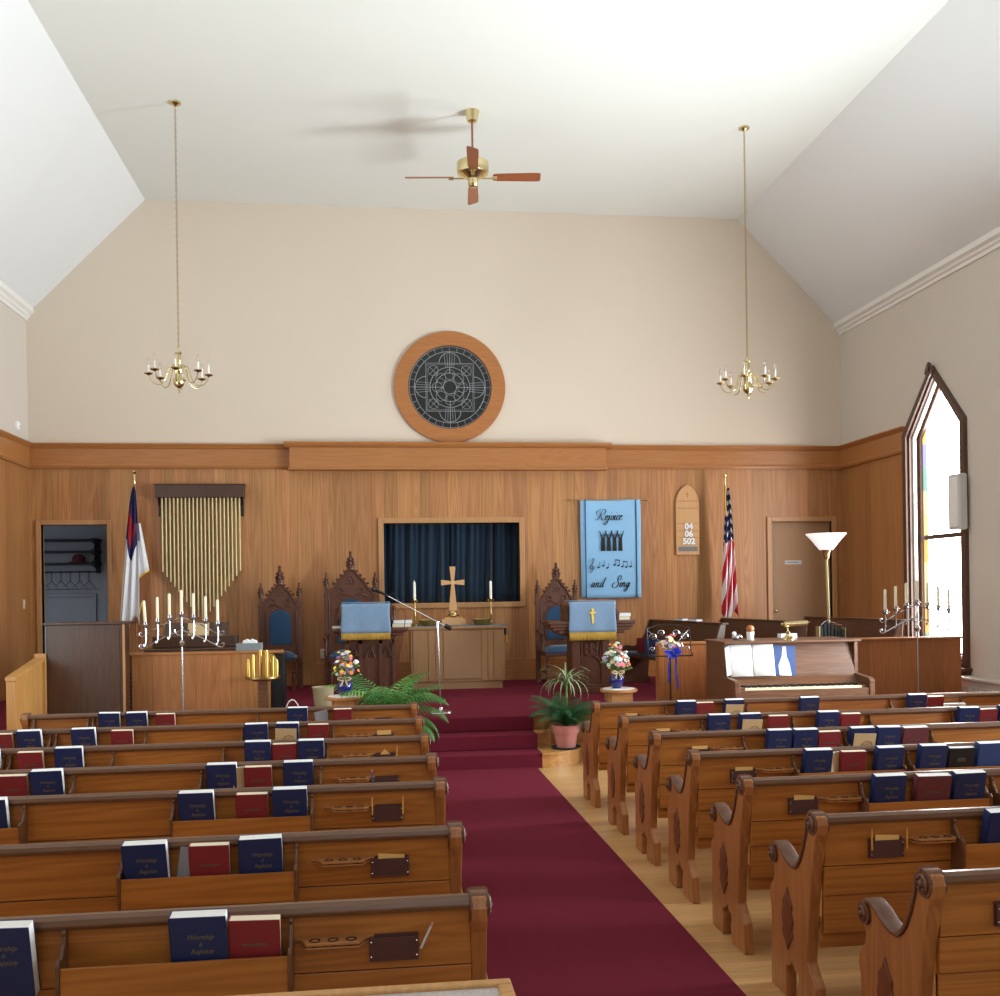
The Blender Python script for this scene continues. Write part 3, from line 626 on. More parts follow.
# ------------------------------------------------------------- books in the racks
def make_book(kind, w_, h, d, cover, pages, title):
    """stands on z=0 with its front cover towards -y, spine at -x"""
    t = thing(kind, 'x', 'book')
    c = MB().box(-w_/2, w_/2, -d/2, -d/2+.004, 0, h).box(-w_/2, w_/2, d/2-.004, d/2, 0, h).box(-w_/2, -w_/2+.005, -d/2, d/2, 0, h).build('cover', cover, t, bevel=.0015)
    MB().box(-w_/2+.005, w_/2-.002, -d/2+.003, d/2-.003, .003, h-.001).build('page_block', pages, t)
    if title == 'worship':
        text('cover_title', 'Worship', .022, 'title_gold', t, (.005, -d/2-.0006, h*.72), shear=.35, bold=.0006)
        text('cover_title', '&', .02, 'title_gold', t, (.005, -d/2-.0006, h*.62), shear=.3)
        text('cover_title', 'Rejoice', .022, 'title_gold', t, (.008, -d/2-.0006, h*.52), shear=.35, bold=.0006)
    elif title in ('HOLY BIBLE', 'HYMNS'):          # too small to read in the photograph: a short gilt line
        g = MB(); big = title == 'HYMNS'; n = 5 if big else 9; q = .011 if big else .0085; hh = .026 if big else .009
        for i in range(n): x = (i-(n-1)/2)*q; g.box(x-q*.32, x+q*.32, -d/2-.0012, -d/2, h*.60, h*.60+hh*(1 if i % 2 else .9))
        g.build('gilt_title', 'title_gold', t)
    elif title: text('cover_title', title, .012 if len(title) > 6 else .026, 'title_gold', t, (.01, -d/2-.0006, h*.62), bold=.0003)
    return t
P = {'b': ('hymnal', make_book('hymnal', .166, .234, .046, 'book_navy', 'pages', 'worship'), 'navy hymnal'),
     'r': ('bible', make_book('bible', .152, .212, .036, 'book_red', 'pages_cream', 'HOLY BIBLE'), 'dark red bible'),
     'm': ('bible', make_book('bible', .180, .224, .046, 'book_maroon', 'pages', 'HOLY BIBLE'), 'brownish maroon bible'),
     'k': ('hymnal', make_book('hymnal', .160, .214, .036, 'book_black', 'pages', 'HYMNS'), 'black hymnal'),
     'w': ('hymnal', make_book('hymnal', .170, .236, .046, 'book_blue', 'pages', ''), 'plain blue hymnal')}
ROWS = {'left': [[('b', -2.16), ('b', -1.94), ('r', -1.72), ('b', -.66), ('g', -.46), ('r', -.29)],
 [('r', -2.65), ('b', -2.46), ('b', -2.09), ('r', -1.83), ('b', -.88), ('b', -.66), ('t', -.67), ('r', -.44)],
 [('b', -2.42), ('r', -2.16), ('b', -1.93), ('b', -.77), ('r', -.60), ('b', -.43)],
 [('b', -2.16), ('r', -1.98), ('b', -1.80), ('b', -.87), ('s', -.765), ('r', -.67), ('b', -.45)],
 [('b', -1.82), ('b', -.87), ('r', -.61), ('b', -.43)],
 [('b', -.89), ('g', -.76), ('r', -.655), ('b', -.46)],
 [('b', -1.09), ('b', -.535), ('r', -.375)]],
 'right': [[('b', 2.56), ('r', 2.73), ('b', 2.98), ('t', 2.98), ('b', 3.65), ('b', 4.62), ('r', 4.79), ('p', 4.97)],
 [('b', 2.52), ('b', 2.76), ('t', 2.77), ('r', 2.98), ('b', 3.37), ('r', 3.55), ('b', 4.50), ('r', 4.67), ('b', 4.84)],
 [('b', 2.63), ('b', 2.81), ('r', 2.98), ('b', 3.21), ('t', 3.22), ('b', 3.39), ('m', 3.58)],
 [('b', 2.53), ('s', 2.645), ('r', 2.75), ('b', 2.97), ('b', 3.24), ('k', 3.42), ('w', 3.61)],
 [('b', 2.53), ('m', 2.76), ('b', 2.955)],
 [('b', 2.60)], []]}
used = set(); nb = 0
SHIFT = {'left': -.03, 'right': -.02}
for side, rows in ROWS.items():
    for i, row in enumerate(rows):
        Y = (LY if side == 'left' else RY)[i]-.04
        books = [q for q in row if q[0] in 'brmkw']; order = sorted(books, key=lambda q: abs(q[1]-1.07))
        for k, x in row:
            where = '%s pew of %s block' % (ORD[i], side)
            random.seed(int(abs(x)*1000)+i)
            if k in 'brmkw':
                nm, proto, desc = P[k]
                o = copy_tree(proto) if k in used else proto; used.add(k)
                o.location = (x, Y+.006, .657); o.rotation_euler = (R(random.uniform(12, 15)), R(random.uniform(-.8, .8)), R(random.uniform(-2, 2)))
                n = order.index((k, x))+1
                tag(o, '%s, %s the aisle, rack of %s' % (desc, NUM[n], where), 'book', 'hymnals and bibles in the pew racks'); nb += 1
            elif k == 't':
                t = thing('booklet', 'tan booklet with a sketch, leaning on a navy hymnal, %s' % where, 'booklet', (x-.004, Y-.026, .666), 0, 'tan booklets in the pew racks')
                t.rotation_euler = (R(14), R(2), 0)
                MB().box(-.076, .076, -.003, .003, 0, .18).build('cover', 'kraft', t)
                g = MB(); g.tube(sm([(-.045, -.0035, .075), (-.02, -.0035, .10), (.01, -.0035, .125), (.045, -.0035, .12), (.05, -.0035, .09), (.0, -.0035, .08), (-.03, -.0035, .085)], 4), .0022, 5)
                for q in range(5): g.tube([(-.025+q*.014, -.0035, .085+q*.004), (-.02+q*.014, -.0035, .10+q*.004)], .0014, 4)
                g.build('sketch', 'sepia_ink', t)
            elif k == 'g':
                t = thing('folder', 'grey folded leaflet beside a red bible, %s' % where, 'leaflet', (x+.01, Y+.006, .651), 0, 'grey leaflets in the pew racks')
                M_ = Matrix.Rotation(.18 if i else -.12, 3, 'Y')
                vs = [Vector(p) for p in ((-.045, -.010, 0), (.045, -.010, 0), (.055, -.01, .20), (-.055, .0, .19), (-.045, .010, 0), (.045, .010, 0), (.06, .010, .21), (-.05, .010, .20))]
                MB().add([M_ @ v for v in vs], [(0,1,2,3), (4,7,6,5)]).build('leaf', 'grey_paper', t, solid=.002)
            elif k == 's':
                t = thing('pamphlet', 'narrow cream pamphlet wedged between books, %s' % where, 'pamphlet', (x, Y-.01, .652), 0, 'pamphlets in the pew racks'); t.rotation_euler = (R(4), 0, R(25))
                MB().box(-.05, .05, -.004, .004, 0, .205).build('leaf', 'kraft', t); MB().box(-.048, .048, -.002, .002, .205, .208).build('page_edge', 'pages', t)
            elif k == 'p':
                t = thing('paper_stack', 'white papers lying flat in the rack of the front right pew', 'papers', (x, Y-.016, .651+.11), 0)
                MB().box(-.10, .10, -.028, .028, 0, .03).build('sheets', 'pages', t, bevel=.001); MB().box(-.05, .06, -.030, -.028, .012, .016).build('print', 'grey_paper', t)
# loose extras
t = thing('table', 'oak framed table corner with a speckled top behind the seventh left pew', 'table', (.305, 1.5, 0))
MB().box(-1.9, -.035, .035, .835, .875, .897).build('tabletop', 'speckle', t)
g = MB()
g.box(-1.94, 0, .835, .87, .855, .905).box(-1.94, 0, 0, .035, .855, .905).box(-.035, 0, .035, .835, .855, .905).box(-1.94, -1.9, .035, .835, .855, .905)
g.build('edge_frame', 'rail_oak', t, bevel=.005)
for x in (-1.86, -.08):
    for y in (.06, .80): MB().box(x-.03, x+.03, y-.03, y+.03, 0, .855).build('leg', 'oak_trim', t, bevel=.004)
tag(MB().ball((0, 0, .038), .038, seg=20).build('ball', 'teal_plastic', loc=(XA['right']+.05, RY[6]+.30, .435)), 'small blue ball on the seat of the seventh right pew', 'ball')
# ------------------------------------------------------------- chancel furniture
def finial(g, x, y, z, h, r):
    """crocketed gothic finial"""
    g.lathe([(r*.9, 0), (r*.9, h*.12), (r*1.15, h*.15), (r*1.15, h*.22), (r*.6, h*.27), (r*.5, h*.40), (r*.7, h*.46), (r*.45, h*.52), (r*.4, h*.70), (r*.5, h*.76), (r*.3, h*.82), (r*.25, h*.9), (0, h)], (x, y, z), 10)
    for k in range(4):
        a = k*PI/2
        for zz, s_ in ((.36, 1.0), (.58, .8)): g.ball((x+r*.85*s_*math.cos(a), y+r*.6*s_*math.sin(a), z+h*zz), r*.42*s_, (1, 1, 1.3), 8)
    g.ball((x, y, z+h*.93), r*.42, (1, 1, 1.2), 8)
def arch(x0, x1, z0, z1, k=1.0, n=10):
    """outline with a rounded-pointed top"""
    xm = (x0+x1)/2; hw = (x1-x0)/2; zz = z1-hw*k
    return [(x0, z0), (x1, z0)] + [(xm+hw*math.cos(PI*i/(2*n)), zz+hw*k*math.sin(PI*i/(2*n))) for i in range(2*n+1)]
def gothic_chair(lbl, loc, W_, H, gable, top, seat_w, grp, arms=False, rotz=0):
    """front faces -y; back panel at y=0"""
    t = thing('gothic_chair', lbl, 'chair', loc, rotz, grp); hw = W_/2
    pz = gable                                   # height where the gable starts
    for s in (-1, 1):
        g = MB().box(s*hw-.035, s*hw+.035, -.03, .04, 0, pz-.1).box(s*hw-.042, s*hw+.042, -.038, .045, pz-.14, pz-.10).box(s*hw-.030, s*hw+.030, -.03, .04, pz-.1, pz)
        g.tube([(s*(hw-.04), -.035, .55), (s*(hw-.04), -.035, pz-.18)], .010, 6)
        g.build('back_post', 'carved_walnut', t, bevel=.004)
        g = MB(); finial(g, s*hw, 0, pz, .21, .038); g.build('side_finial', 'carved_walnut', t)
    iw = hw-.035; apz = top                      # back panel with arched opening for the cushion
    ax = W_*.29; az0 = .62; az1 = pz-.17
    g = MB().box(-iw, -ax, -.012, .03, .45, az1-ax).box(ax, iw, -.012, .03, .45, az1-ax).box(-ax, ax, -.012, .03, .45, az0)
    n = 12; o_ = [(ax*math.cos(PI*i/n), az1-ax+ax*math.sin(PI*i/n)) for i in range(n+1)]
    g.prism([(iw, az1-ax), (iw, pz-.18), (-iw, pz-.18), (-iw, az1-ax)] + o_[::-1], 'Y', -.012, .03)
    g.build('back_frame', 'carved_walnut', t)
    g = MB(); g.tube([(-ax-.012, -.018, az0)] + [((ax+.012)*math.cos(PI-PI*i/n), -.018, az1-ax+(ax+.012)*math.sin(PI*i/n)) for i in range(n+1)] + [(ax+.012, -.018, az0)], .012, 6)
    g.build('arch_moulding', 'carved_walnut', t)
    # gable with scrolling crest
    hs = apz-pz
    gp = [(-iw-.01, pz-.18), (iw+.01, pz-.18), (iw+.01, pz-.08), (iw*.92, pz-.02), (iw*.78, pz+.0), (iw*.70, pz+hs*.22), (iw*.50, pz+hs*.50), (iw*.32, pz+hs*.70), (iw*.20, pz+hs*.96), (.035, apz), (-.035, apz), (-iw*.20, pz+hs*.96), (-iw*.32, pz+hs*.70), (-iw*.50, pz+hs*.50), (-iw*.70, pz+hs*.22), (-iw*.78, pz), (-iw*.92, pz-.02), (-iw-.01, pz-.08)]
    g = MB().prism(gp, 'Y', -.02, .025); g.build('gable', 'carved_walnut', t)
    for s in (-1, 1):
        g = MB(); g.tube([(s*p[0], -.03, p[1]) for p in ((iw+.0, pz-.10), (iw*.72, pz+.0), (iw*.60, pz+hs*.28), (iw*.36, pz+hs*.56), (iw*.16, pz+hs*.9), (0, apz-.01))], .014, 6)
        for q in range(4): g.ball((s*(iw*(.78-.17*q)), -.02, pz+hs*(.12+.22*q)+.02), .022, (1.2, .8, 1), 8)
        g.build('gable_crest', 'carved_walnut', t)
    g = MB()
    for s in (-1, 1):
        c0 = (s*iw*.45, pz-.06); g.tube([(c0[0]+.045*math.cos(a)*(1-a/14), -.026, c0[1]+.045*math.sin(a)*(1-a/14)) for a in [k*.5 for k in range(18)]], .009, 5)
        g.tube([(s*.01, -.026, pz-.14), (s*iw*.3, -.026, pz-.10), (s*iw*.75, -.026, pz-.14)], .010, 5)
    for k in range(3): a = PI/2+k*2*PI/3; g.tube([(q[0], -.026, q[1]) for q in circ(.035*math.cos(a), pz+hs*.35+.035*math.sin(a), .028, 12)], .007, 5)
    g.build('gable_carving', 'carved_walnut', t)
    g = MB(); finial(g, 0, 0, apz-.01, H-apz+.01, .056); g.build('top_finial', 'carved_walnut', t)
    # upholstery
    g = MB(); pts = arch(-ax+.004, ax-.004, az0+.004, az1-.004); g.prism(pts, 'Y', -.032, .01); g.build('back_cushion', 'blue_velvet', t, bevel=.018, seg=3)
    sw = seat_w/2
    MB().box(-sw, sw, -.50, -.03, .40, .46).build('seat_frame', 'carved_walnut', t, bevel=.01)
    g = MB()
    def dome(u, v):
        x = (u*2-1); y = (v*2-1); hgt = .075*(1-x**4)*(1-y**4)**.7
        return (x*(sw-.01), -.27+y*.235, .455+hgt+.02*(1-max(abs(x), abs(y))**8))
    g.grid(dome, 14, 12).box(-sw+.01, sw-.01, -.505, -.035, .45, .475); g.build('seat_cushion', 'blue_velvet', t, bevel=.0)
    for s in (-1, 1):
        g = MB().lathe([(.022, 0), (.026, .02), (.018, .04), (.024, .12), (.03, .2), (.018, .24), (.03, .27), (.02, .30), (.028, .34), (.03, .41)], (s*(sw-.035), -.465, 0), 12); g.build('front_leg', 'carved_walnut', t)
        g = MB().cyl((s*(sw-.035), -.44, .17), (s*hw, 0, .17), .012, seg=8); g.build('stretcher', 'carved_walnut', t)
        if arms:
            g = MB().tube(sm([(s*hw, -.02, .76), (s*hw, -.2, .74), (s*(hw+.01), -.38, .73), (s*(hw+.01), -.44, .70)], 4), .022, 8).lathe([(.02, 0), (.026, .06), (.016, .10), (.026, .18), (.018, .25)], (s*(hw-.0), -.40, .46), 10); g.build('arm', 'carved_walnut', t)
    return t
gothic_chair('small gothic chair with a blue arched back, behind the left oak partition', (-1.36, 14.55, PZ), .54, 1.75, 1.30, 1.50, .50, 'carved gothic chairs')
gothic_chair('tall broad gothic chair with blue cushions, behind the left pulpit', (-.36, 14.6, PZ), .70, 1.95, 1.44, 1.70, .62, 'carved gothic chairs', True)
gothic_chair('gothic chair with blue cushions, behind the right pulpit', (2.65, 14.6, PZ), .56, 1.75, 1.29, 1.52, .52, 'carved gothic chairs', True)
# ---- altar
t = thing('altar', 'plain oak altar chest with a blue runner below the curtained opening', 'altar', (1.105, 13.8, PZ))
MB().box(-.64, .66, .03, .58, .10, .83).build('body', 'altar_oak', t, bevel=.004)
MB().box(-.19, .33, .014, .03, .14, .80).build('front_panel', 'altar_panel', t, bevel=.003)
for xa, xb in ((-.61, -.41), (-.40, -.31), (-.30, -.20), (.34, .42), (.43, .50), (.51, .63)): MB().box(xa, xb, .02, .03, .11, .82).build('front_board', 'altar_oak', t, bevel=.003)
MB().box(-.62, .63, .045, .56, 0, .10).build('plinth', 'altar_panel', t)
MB().box(-.67, .69, .0, .60, .83, .87).build('top', 'altar_oak', t, bevel=.006)
t2 = thing('table_runner', 'slate blue runner with tasselled ends lying along the altar top', 'cloth', (1.105, 13.8, PZ+.871))
MB().box(-.60, .705, .03, .57, 0, .006).box(.697, .705, .10, .50, -.14, .006).build('cloth', 'blue_runner', t2)
for y in (.12, .3, .48): MB().cyl((.703, y, -.14), (.703, y, -.25), .012, .02, seg=8).build('tassel', 'gold_fringe', t2)
# ---- brass cross
t = thing('altar_cross', 'brass altar cross with flared arms in the middle of the altar', 'cross', (1.075, 14.08, PZ+.878))
MB().box(-.17, .17, -.10, .10, 0, .085).box(-.13, .13, -.08, .08, .085, .11).build('step_base', 'balsa', t, bevel=.004)
MB().lathe([(.085, .11), (.09, .13), (.07, .15), (.05, .155), (.06, .175), (.045, .20), (.03, .21)], seg=20).build('knop', 'brass', t)
zc = .60
MB().prism([(-.058, .205), (.058, .205), (.022, zc-.02), (.20, zc-.035) if 0 else (.022, zc-.022), (.165, zc-.04), (.165, zc+.04), (.022, zc+.022), (.042, zc+.225), (-.042, zc+.225), (-.022, zc+.022), (-.165, zc+.04), (-.165, zc-.04), (-.022, zc-.022)], 'Y', -.012, .012).build('cross', 'balsa', t, bevel=.004)
MB().cyl((0, -.014, zc), (0, -.018, zc), .03, seg=20).build('boss', 'brass', t)
for x, wh in ((.535, 'left'), (1.61, 'right')):
    t = thing('candlestick', 'turned brass candlestick at the %s end of the altar' % wh, 'candlestick', (x, 14.06, PZ+.878), 0, 'altar candlesticks')
    MB().lathe([(.055, 0), (.055, .015), (.03, .03), (.014, .05)], seg=18).build('foot', 'old_brass', t)
    MB().lathe([(.014, .05), (.012, .12), (.020, .15), (.012, .18), (.016, .22), (.011, .30), (.014, .335)], seg=14).build('stem', 'old_brass', t)
    MB().lathe([(.014, .325), (.05, .34), (.054, .36), (.02, .355), (.016, .385), (0, .385)], seg=18).build('drip_pan', 'brass', t)
    o = thing('candle', 'white candle on the altar candlestick %s of the cross' % wh, 'candle', (x, 14.06, PZ+.878+.385), 0, 'altar candles')
    MB().lathe([(.0, .0), (.019, .0), (.018, .215), (.012, .23), (0, .23)], seg=12).build('wax', 'white_wax', o); MB().cyl((0, 0, .228), (0, 0, .25), .002, seg=5).build('wick', 'brass', o)
for x, wh in ((.715, 'left'), (1.48, 'right')):
    t = thing('offering_plate', 'shallow brass offering plate on the altar, %s of the cross' % wh, 'plate', (x, 14.02, PZ+.878), 0, 'brass offering plates')
    MB().lathe([(0, 0), (.10, 0), (.125, .03), (.135, .075), (.14, .08), (.13, .08), (.118, .03), (.09, .012), (0, .012)], seg=32).build('bowl', 'gilt', t)
    MB().lathe([(0, .013), (.088, .013), (.088, .017), (0, .017)], seg=28).build('felt_pad', 'dark_plum', t)
# ---- books on pulpits
def flat_books(x, y, z, n, where):
    for k in range(n):
        t = thing('book', '%s white-edged book %s' % (('lower', 'upper')[k], where), 'book', (x+.01*k, y, z+.045*k), .05*k-.03, 'books lying on the pulpits')
        MB().box(-.12, .12, -.09, .09, .003, .041).build('page_block', 'pages' if k else 'pages_cream', t)
        MB().box(-.125, .122, -.092, .093, 0, .003).box(-.125, .122, -.092, .093, .041, .044).box(-.125, .122, .09, .093, 0, .044).build('cover', 'light_grey', t)
# ---- left pulpit
def cloth(t, x0, x1, z1, z0, y, fr, mat, name='antependium', top=.24):
    def f(u, v):
        return (x0+(x1-x0)*u+.006*math.sin(v*5+u*3), y-.006*math.sin(u*14)*v-.01*v, z1+(z0-z1)*v)
    def f2(u, v): return (x0+(x1-x0)*u, y+top*(1-v)-.004, z1+.012-.0*v)
    g = MB().grid(f, 24, 10); c_ = g.build('drop', mat, t, solid=.006)
    MB().grid(f2, 6, 4).build('top_fold', mat, t, solid=.006)
    def ff(u, v): return (x0+(x1-x0)*u+.003*math.sin(u*300), y-.012-.006*math.sin(u*14)-.003*math.sin(u*210), z0-fr*v)
    MB().grid(ff, 120, 2).build('fringe', 'gold_fringe', t, solid=.004)
    return c_
t = thing('pulpit', 'dark carved walnut pulpit left of the altar with a slanted desk', 'pulpit', (-.11, 12.95, PZ), 0, 'carved walnut pulpits')
MB().box(-.30, .36, 0, .42, .0, .10).box(-.27, .33, .02, .40, .10, .76).build('body', 'carved_walnut', t, bevel=.006)
g = MB()
for x in (-.27, -.10, .16, .33): g.box(x-.022, x+.022, -.012, .02, .10, .74)
g.box(-.27, .33, -.008, .02, .10, .14).box(-.27, .33, -.012, .02, .70, .76)
for k in (-.185, .03, .245):
    g.tube([(q[0], -.0, q[1]) for q in [(k-.055, .52), (k-.03, .60), (k, .66), (k+.03, .60), (k+.055, .52)]], .011, 6)
    g.tube([(q[0], 0, q[1]) for q in circ(k, .56, .028, 12)+[(k+.028, .56)]], .008, 6); 
g.build('tracery', 'carved_walnut', t)
MB().prism([(-.16, .80), (.48, .80), (.52, .86), (.52, .90), (-.20, .90), (-.20, .86)], 'X', -.40, .44) and None
g = MB().box(-.30, .36, -.04, .46, .76, .80).box(-.40, .46, -.10, .48, .80, .84).box(-.46, .52, -.14, .50, .86, .90).box(-.43, .49, -.12, .49, .84, .86); g.build('shelf', 'carved_walnut', t, bevel=.008)
g = MB().prism([(-.14, .90), (.36, .90), (.36, 1.24), (-.02, 1.14), (-.14, 1.06)], 'X', -.36, .30) 
g = MB().prism([(-.10, 1.05), (.40, 1.20), (.40, 1.16), (-.10, 1.01)], 'X', -.38, .32).box(-.30, .24, .10, .34, .90, 1.10).prism([(.28, .9), (.40, .9), (.40, 1.19), (.28, 1.16)], 'X', -.38, .32); g.build('desk', 'carved_walnut', t, bevel=.006)
for s, x in ((-1, -.40), (1, .34)): MB().lathe([(.03, 0), (.035, .03), (.02, .05), (.03, .12), (.02, .2), (.032, .25), (.0, .29)], (x, .36, .90), 12).build('corner_post', 'carved_walnut', t)
a = thing('pulpit_cloth', 'blue damask cloth with a gold fringe hanging over the left pulpit desk', 'cloth', (-.11, 12.95, PZ), 0, 'pulpit cloths')
cloth(a, -.335, .285, 1.215, .84, -.165, .085, 'blue_cloth', top=.45)
flat_books(.33, 13.2, PZ+.90, 2, 'on the right shelf of the left pulpit')
t = thing('book', 'small pale book on the left shelf of the left pulpit', 'book', (-.50, 13.1, PZ+.90)); MB().box(-.07, .07, -.08, .08, 0, .003).box(-.07, .07, -.08, .08, .024, .027).build('cover', 'light_grey', t); MB().box(-.066, .066, -.078, .078, .003, .024).build('page_block', 'pages', t)
t = thing('microphone_cable', 'thin reddish cable drooping from the microphone beside the left pulpit', 'cable', (.0, 12.55, PZ))
MB().tube(sm([(.30, .05, 1.16), (.36, 0, 1.05), (.28, -.05, .6), (.20, -.08, .2), (.16, -.1, .012), (-.1, -.05, .012)], 6), .005, 6).build('wire', 'hat_red', t)
# ---- right pulpit
t = thing('pulpit', 'dark carved walnut pulpit right of the altar with a traceried front panel', 'pulpit', (2.78, 12.85, PZ), 0, 'carved walnut pulpits')
MB().box(-.30, .30, -.04, .44, 0, .07).box(-.24, .24, .0, .40, .07, .74).build('body', 'carved_walnut', t, bevel=.006)
g = MB().box(-.25, -.15, -.02, .0, .07, .74).box(.15, .25, -.02, .0, .07, .74).box(-.15, .15, -.02, .0, .07, .11).box(-.15, .15, -.02, 0, .70, .74); g.build('front_frame', 'carved_walnut', t, bevel=.005)
g = MB(); yq = -.012
for k in range(4): a_ = PI/4+k*PI/2; g.tube([(q[0], yq, q[1]) for q in circ(.055*math.cos(a_), .58+.055*math.sin(a_), .045, 14)+[(.055*math.cos(a_)+.045, .58+.055*math.sin(a_))]], .011, 6)
g.tube([(-.14, yq, .12), (-.14, yq, .36), (-.10, yq, .44), (0, yq, .50), (.10, yq, .44), (.14, yq, .36), (.14, yq, .12)], .012, 6).tube([(-.14, yq, .44), (-.12, yq, .53), (-.14, yq, .68), (0, yq, .69), (.14, yq, .68), (.12, yq, .53), (.14, yq, .44)], .010, 6)
g.build('tracery', 'carved_walnut', t)
g = MB().box(-.34, .34, -.06, .42, .74, .78).box(-.44, .44, -.09, .44, .78, .82).box(-.52, .52, -.10, .46, .82, .86).box(-.58, .58, -.12, .48, .90, .945).box(-.55, .55, -.11, .47, .86, .90); g.build('shelf', 'carved_walnut', t, bevel=.01)
g = MB().prism([(-.10, 1.05), (.38, 1.19), (.38, 1.15), (-.10, 1.01)], 'X', -.33, .37).box(-.26, .30, .08, .32, .945, 1.08).prism([(-.08, .945), (.38, .945), (.38, 1.15), (-.08, 1.02)], 'X', .33, .37).prism([(-.08, .945), (.38, .945), (.38, 1.15), (-.08, 1.02)], 'X', -.33, -.29); g.build('desk', 'carved_walnut', t, bevel=.006)
a = thing('pulpit_cloth', 'blue cloth with a yellow cross and gold fringe over the right pulpit desk', 'cloth', (2.78, 12.85, PZ), 0, 'pulpit cloths')
cloth(a, -.31, .31, 1.195, .80, -.135, .105, 'blue_cloth', top=.42)
MB().prism([(-.012, -.12), (.012, -.12), (.018, -.02), (.0, .0), (.012, .012), (.035, .01), (.046, .022), (.035, .034), (.014, .032), (.014, .05), (.02, .068), (.0, .082), (-.02, .068), (-.014, .05), (-.014, .032), (-.035, .034), (-.046, .022), (-.035, .01), (-.012, .012), (0, 0), (-.018, -.02)][0:9]+[(.014, .032), (.014, .05), (.02, .068), (.0, .082), (-.02, .068), (-.014, .05), (-.014, .032), (-.035, .034), (-.046, .022), (-.035, .01), (-.018, .012), (-.018, -.02)], 'Y', -.153, -.147).build('cross_emblem', 'gold_yellow', a, loc=(.0, -.004, 1.03))
flat_books(3.22, 13.05, PZ+.945, 2, 'on the right shelf of the right pulpit')
# ---- microphone stand
t = thing('microphone_stand', 'chrome boom microphone stand at the top of the carpeted steps', 'microphone stand', (.70, 11.2, PZ))
MB().lathe([(0, 0), (.13, 0), (.125, .012), (.06, .025), (.02, .035), (.014, .06)], seg=28).build('base', 'chrome', t)
MB().cyl((0, 0, .05), (-.02, 0, .98), .0095, seg=12).build('pole', 'chrome', t); MB().cyl((-.02, 0, .94), (-.02, 0, 1.02), .016, seg=12).build('clutch', 'chrome', t)
MB().cyl((.07, 0, .965), (-.60, 0, 1.33), .0055, seg=10).build('boom', 'chrome', t)
MB().cyl((.13, 0, .935), (.06, 0, .975), .026, seg=14).build('counterweight', 'black', t)
g = MB().cyl((-.57, 0, 1.315), (-.71, 0, 1.385), .011, .02, seg=12).ball((-.73, 0, 1.392), .028); g.build('microphone', 'black', t)
MB().tube(sm([(-.57, 0, 1.32), (-.50, -.03, 1.34), (-.44, 0, 1.245)], 5), .004, 6).build('cable', 'black', t)
# ---- choir partitions
t = thing('choir_partition', 'oak panel partition with a capped ledge on the left of the platform', 'partition', (-1.9, 11.35, PZ), 0, 'oak choir partitions')
MB().box(-.76, .72, 0, .04, 0, .70).build('panel', 'oak_panel', t)
MB().box(-.84, .86, -.02, .16, .70, .725).build('cap', 'oak_trim', t, bevel=.006)
MB().box(-.82, -.76, .02, .06, 0, .70).build('stile', 'oak_panel', t)
g = MB()
for i in range(9): g.cbox((-.795, .005, .14+i*.045), (.045, .012, .03), Matrix.Rotation(.4, 3, 'X'))
g.build('louvre_vent', 'closet_dark', t)
t = thing('speaker_cabinet', 'black speaker cabinet standing against the right end of the left partition', 'speaker', (-1.11, 11.4, PZ))
MB().box(-.075, .075, .0, .35, 0, .68).build('cabinet', 'black', t, bevel=.006); MB().box(-.06, .06, -.008, 0, .05, .63).build('grille', 'black_rough', t)
t = thing('organ', 'dark walnut organ case beside the left doorway', 'organ', (-3.03, 11.0, PZ))
MB().box(-.41, .36, 0, .30, 0, 1.06).build('case', 'walnut', t, bevel=.005)
MB().box(-.44, .44, -.03, .32, 1.06, 1.085).build('top', 'walnut', t, bevel=.005)
MB().box(.36, .38, -.008, .02, 0, 1.06).build('corner_strip', 'oak_trim_light', t); MB().box(-.425, -.41, .0, .02, 0, 1.06).build('metal_edge', 'mid_grey', t)
MB().box(-.38, .33, -.006, 0, .06, 1.0).build('back_panel', 'walnut', t)
t = thing('organ_console', 'low dark console with a music rack behind the left candelabra', 'console', (-2.1, 12.2, PZ))
MB().box(-.62, .45, 0, .5, 0, .72).box(-.58, .41, .25, .5, .72, .86).build('case', 'walnut', t, bevel=.01)
MB().prism([(.3, .86), (.34, .86), (.44, 1.02), (.40, 1.02)], 'X', -.45, .30).build('music_rack', 'walnut', t)
o = tag(MB().prism([(0, 0), (.012, 0), (.06, .15), (.048, .15)], 'X', -.12, .13).build('music_book', 'kraft', loc=(-2.15, 12.47, PZ+.865)), 'tan music book propped on the console behind the left candelabra', 'book')
t = thing('tissue_box', 'grey tissue box with white tissues on the left partition ledge', 'tissue box', (-1.41, 11.42, PZ+.726))
MB().box(-.14, .14, -.06, .06, 0, .085).build('box', 'grey_box', t, bevel=.004)
g = MB()
for k in range(5): g.ball((-.05+.028*k, 0, .09+.012*(k % 2)), .028, (1, .7, 1.1), 8)
g.build('tissue', 'soft_white', t)
t = thing('stair_rail', 'light oak boarded stair guard beside the left wall steps', 'railing', (-3.50, 10.16, 0))
MB().prism([(0, 0), (.57, 0), (.57, .475), (.80, .475), (.80, 1.15), (0, 1.02)], 'X', -.03, .03).build('boarding', 'rail_oak', t)
MB().prism([(-.04, 1.02), (.80, 1.155), (.80, 1.195), (-.04, 1.06)], 'X', -.05, .05).build('handrail', 'rail_oak', t, bevel=.005)
for y in (.0, ): MB().box(-.045, .045, y-.03, y+.04, 0, 1.02).build('post', 'rail_oak', t, bevel=.004)
MB().box(-.05, .06, .80, .835, .475, 1.235).build('post', 'rail_oak', t, bevel=.004)
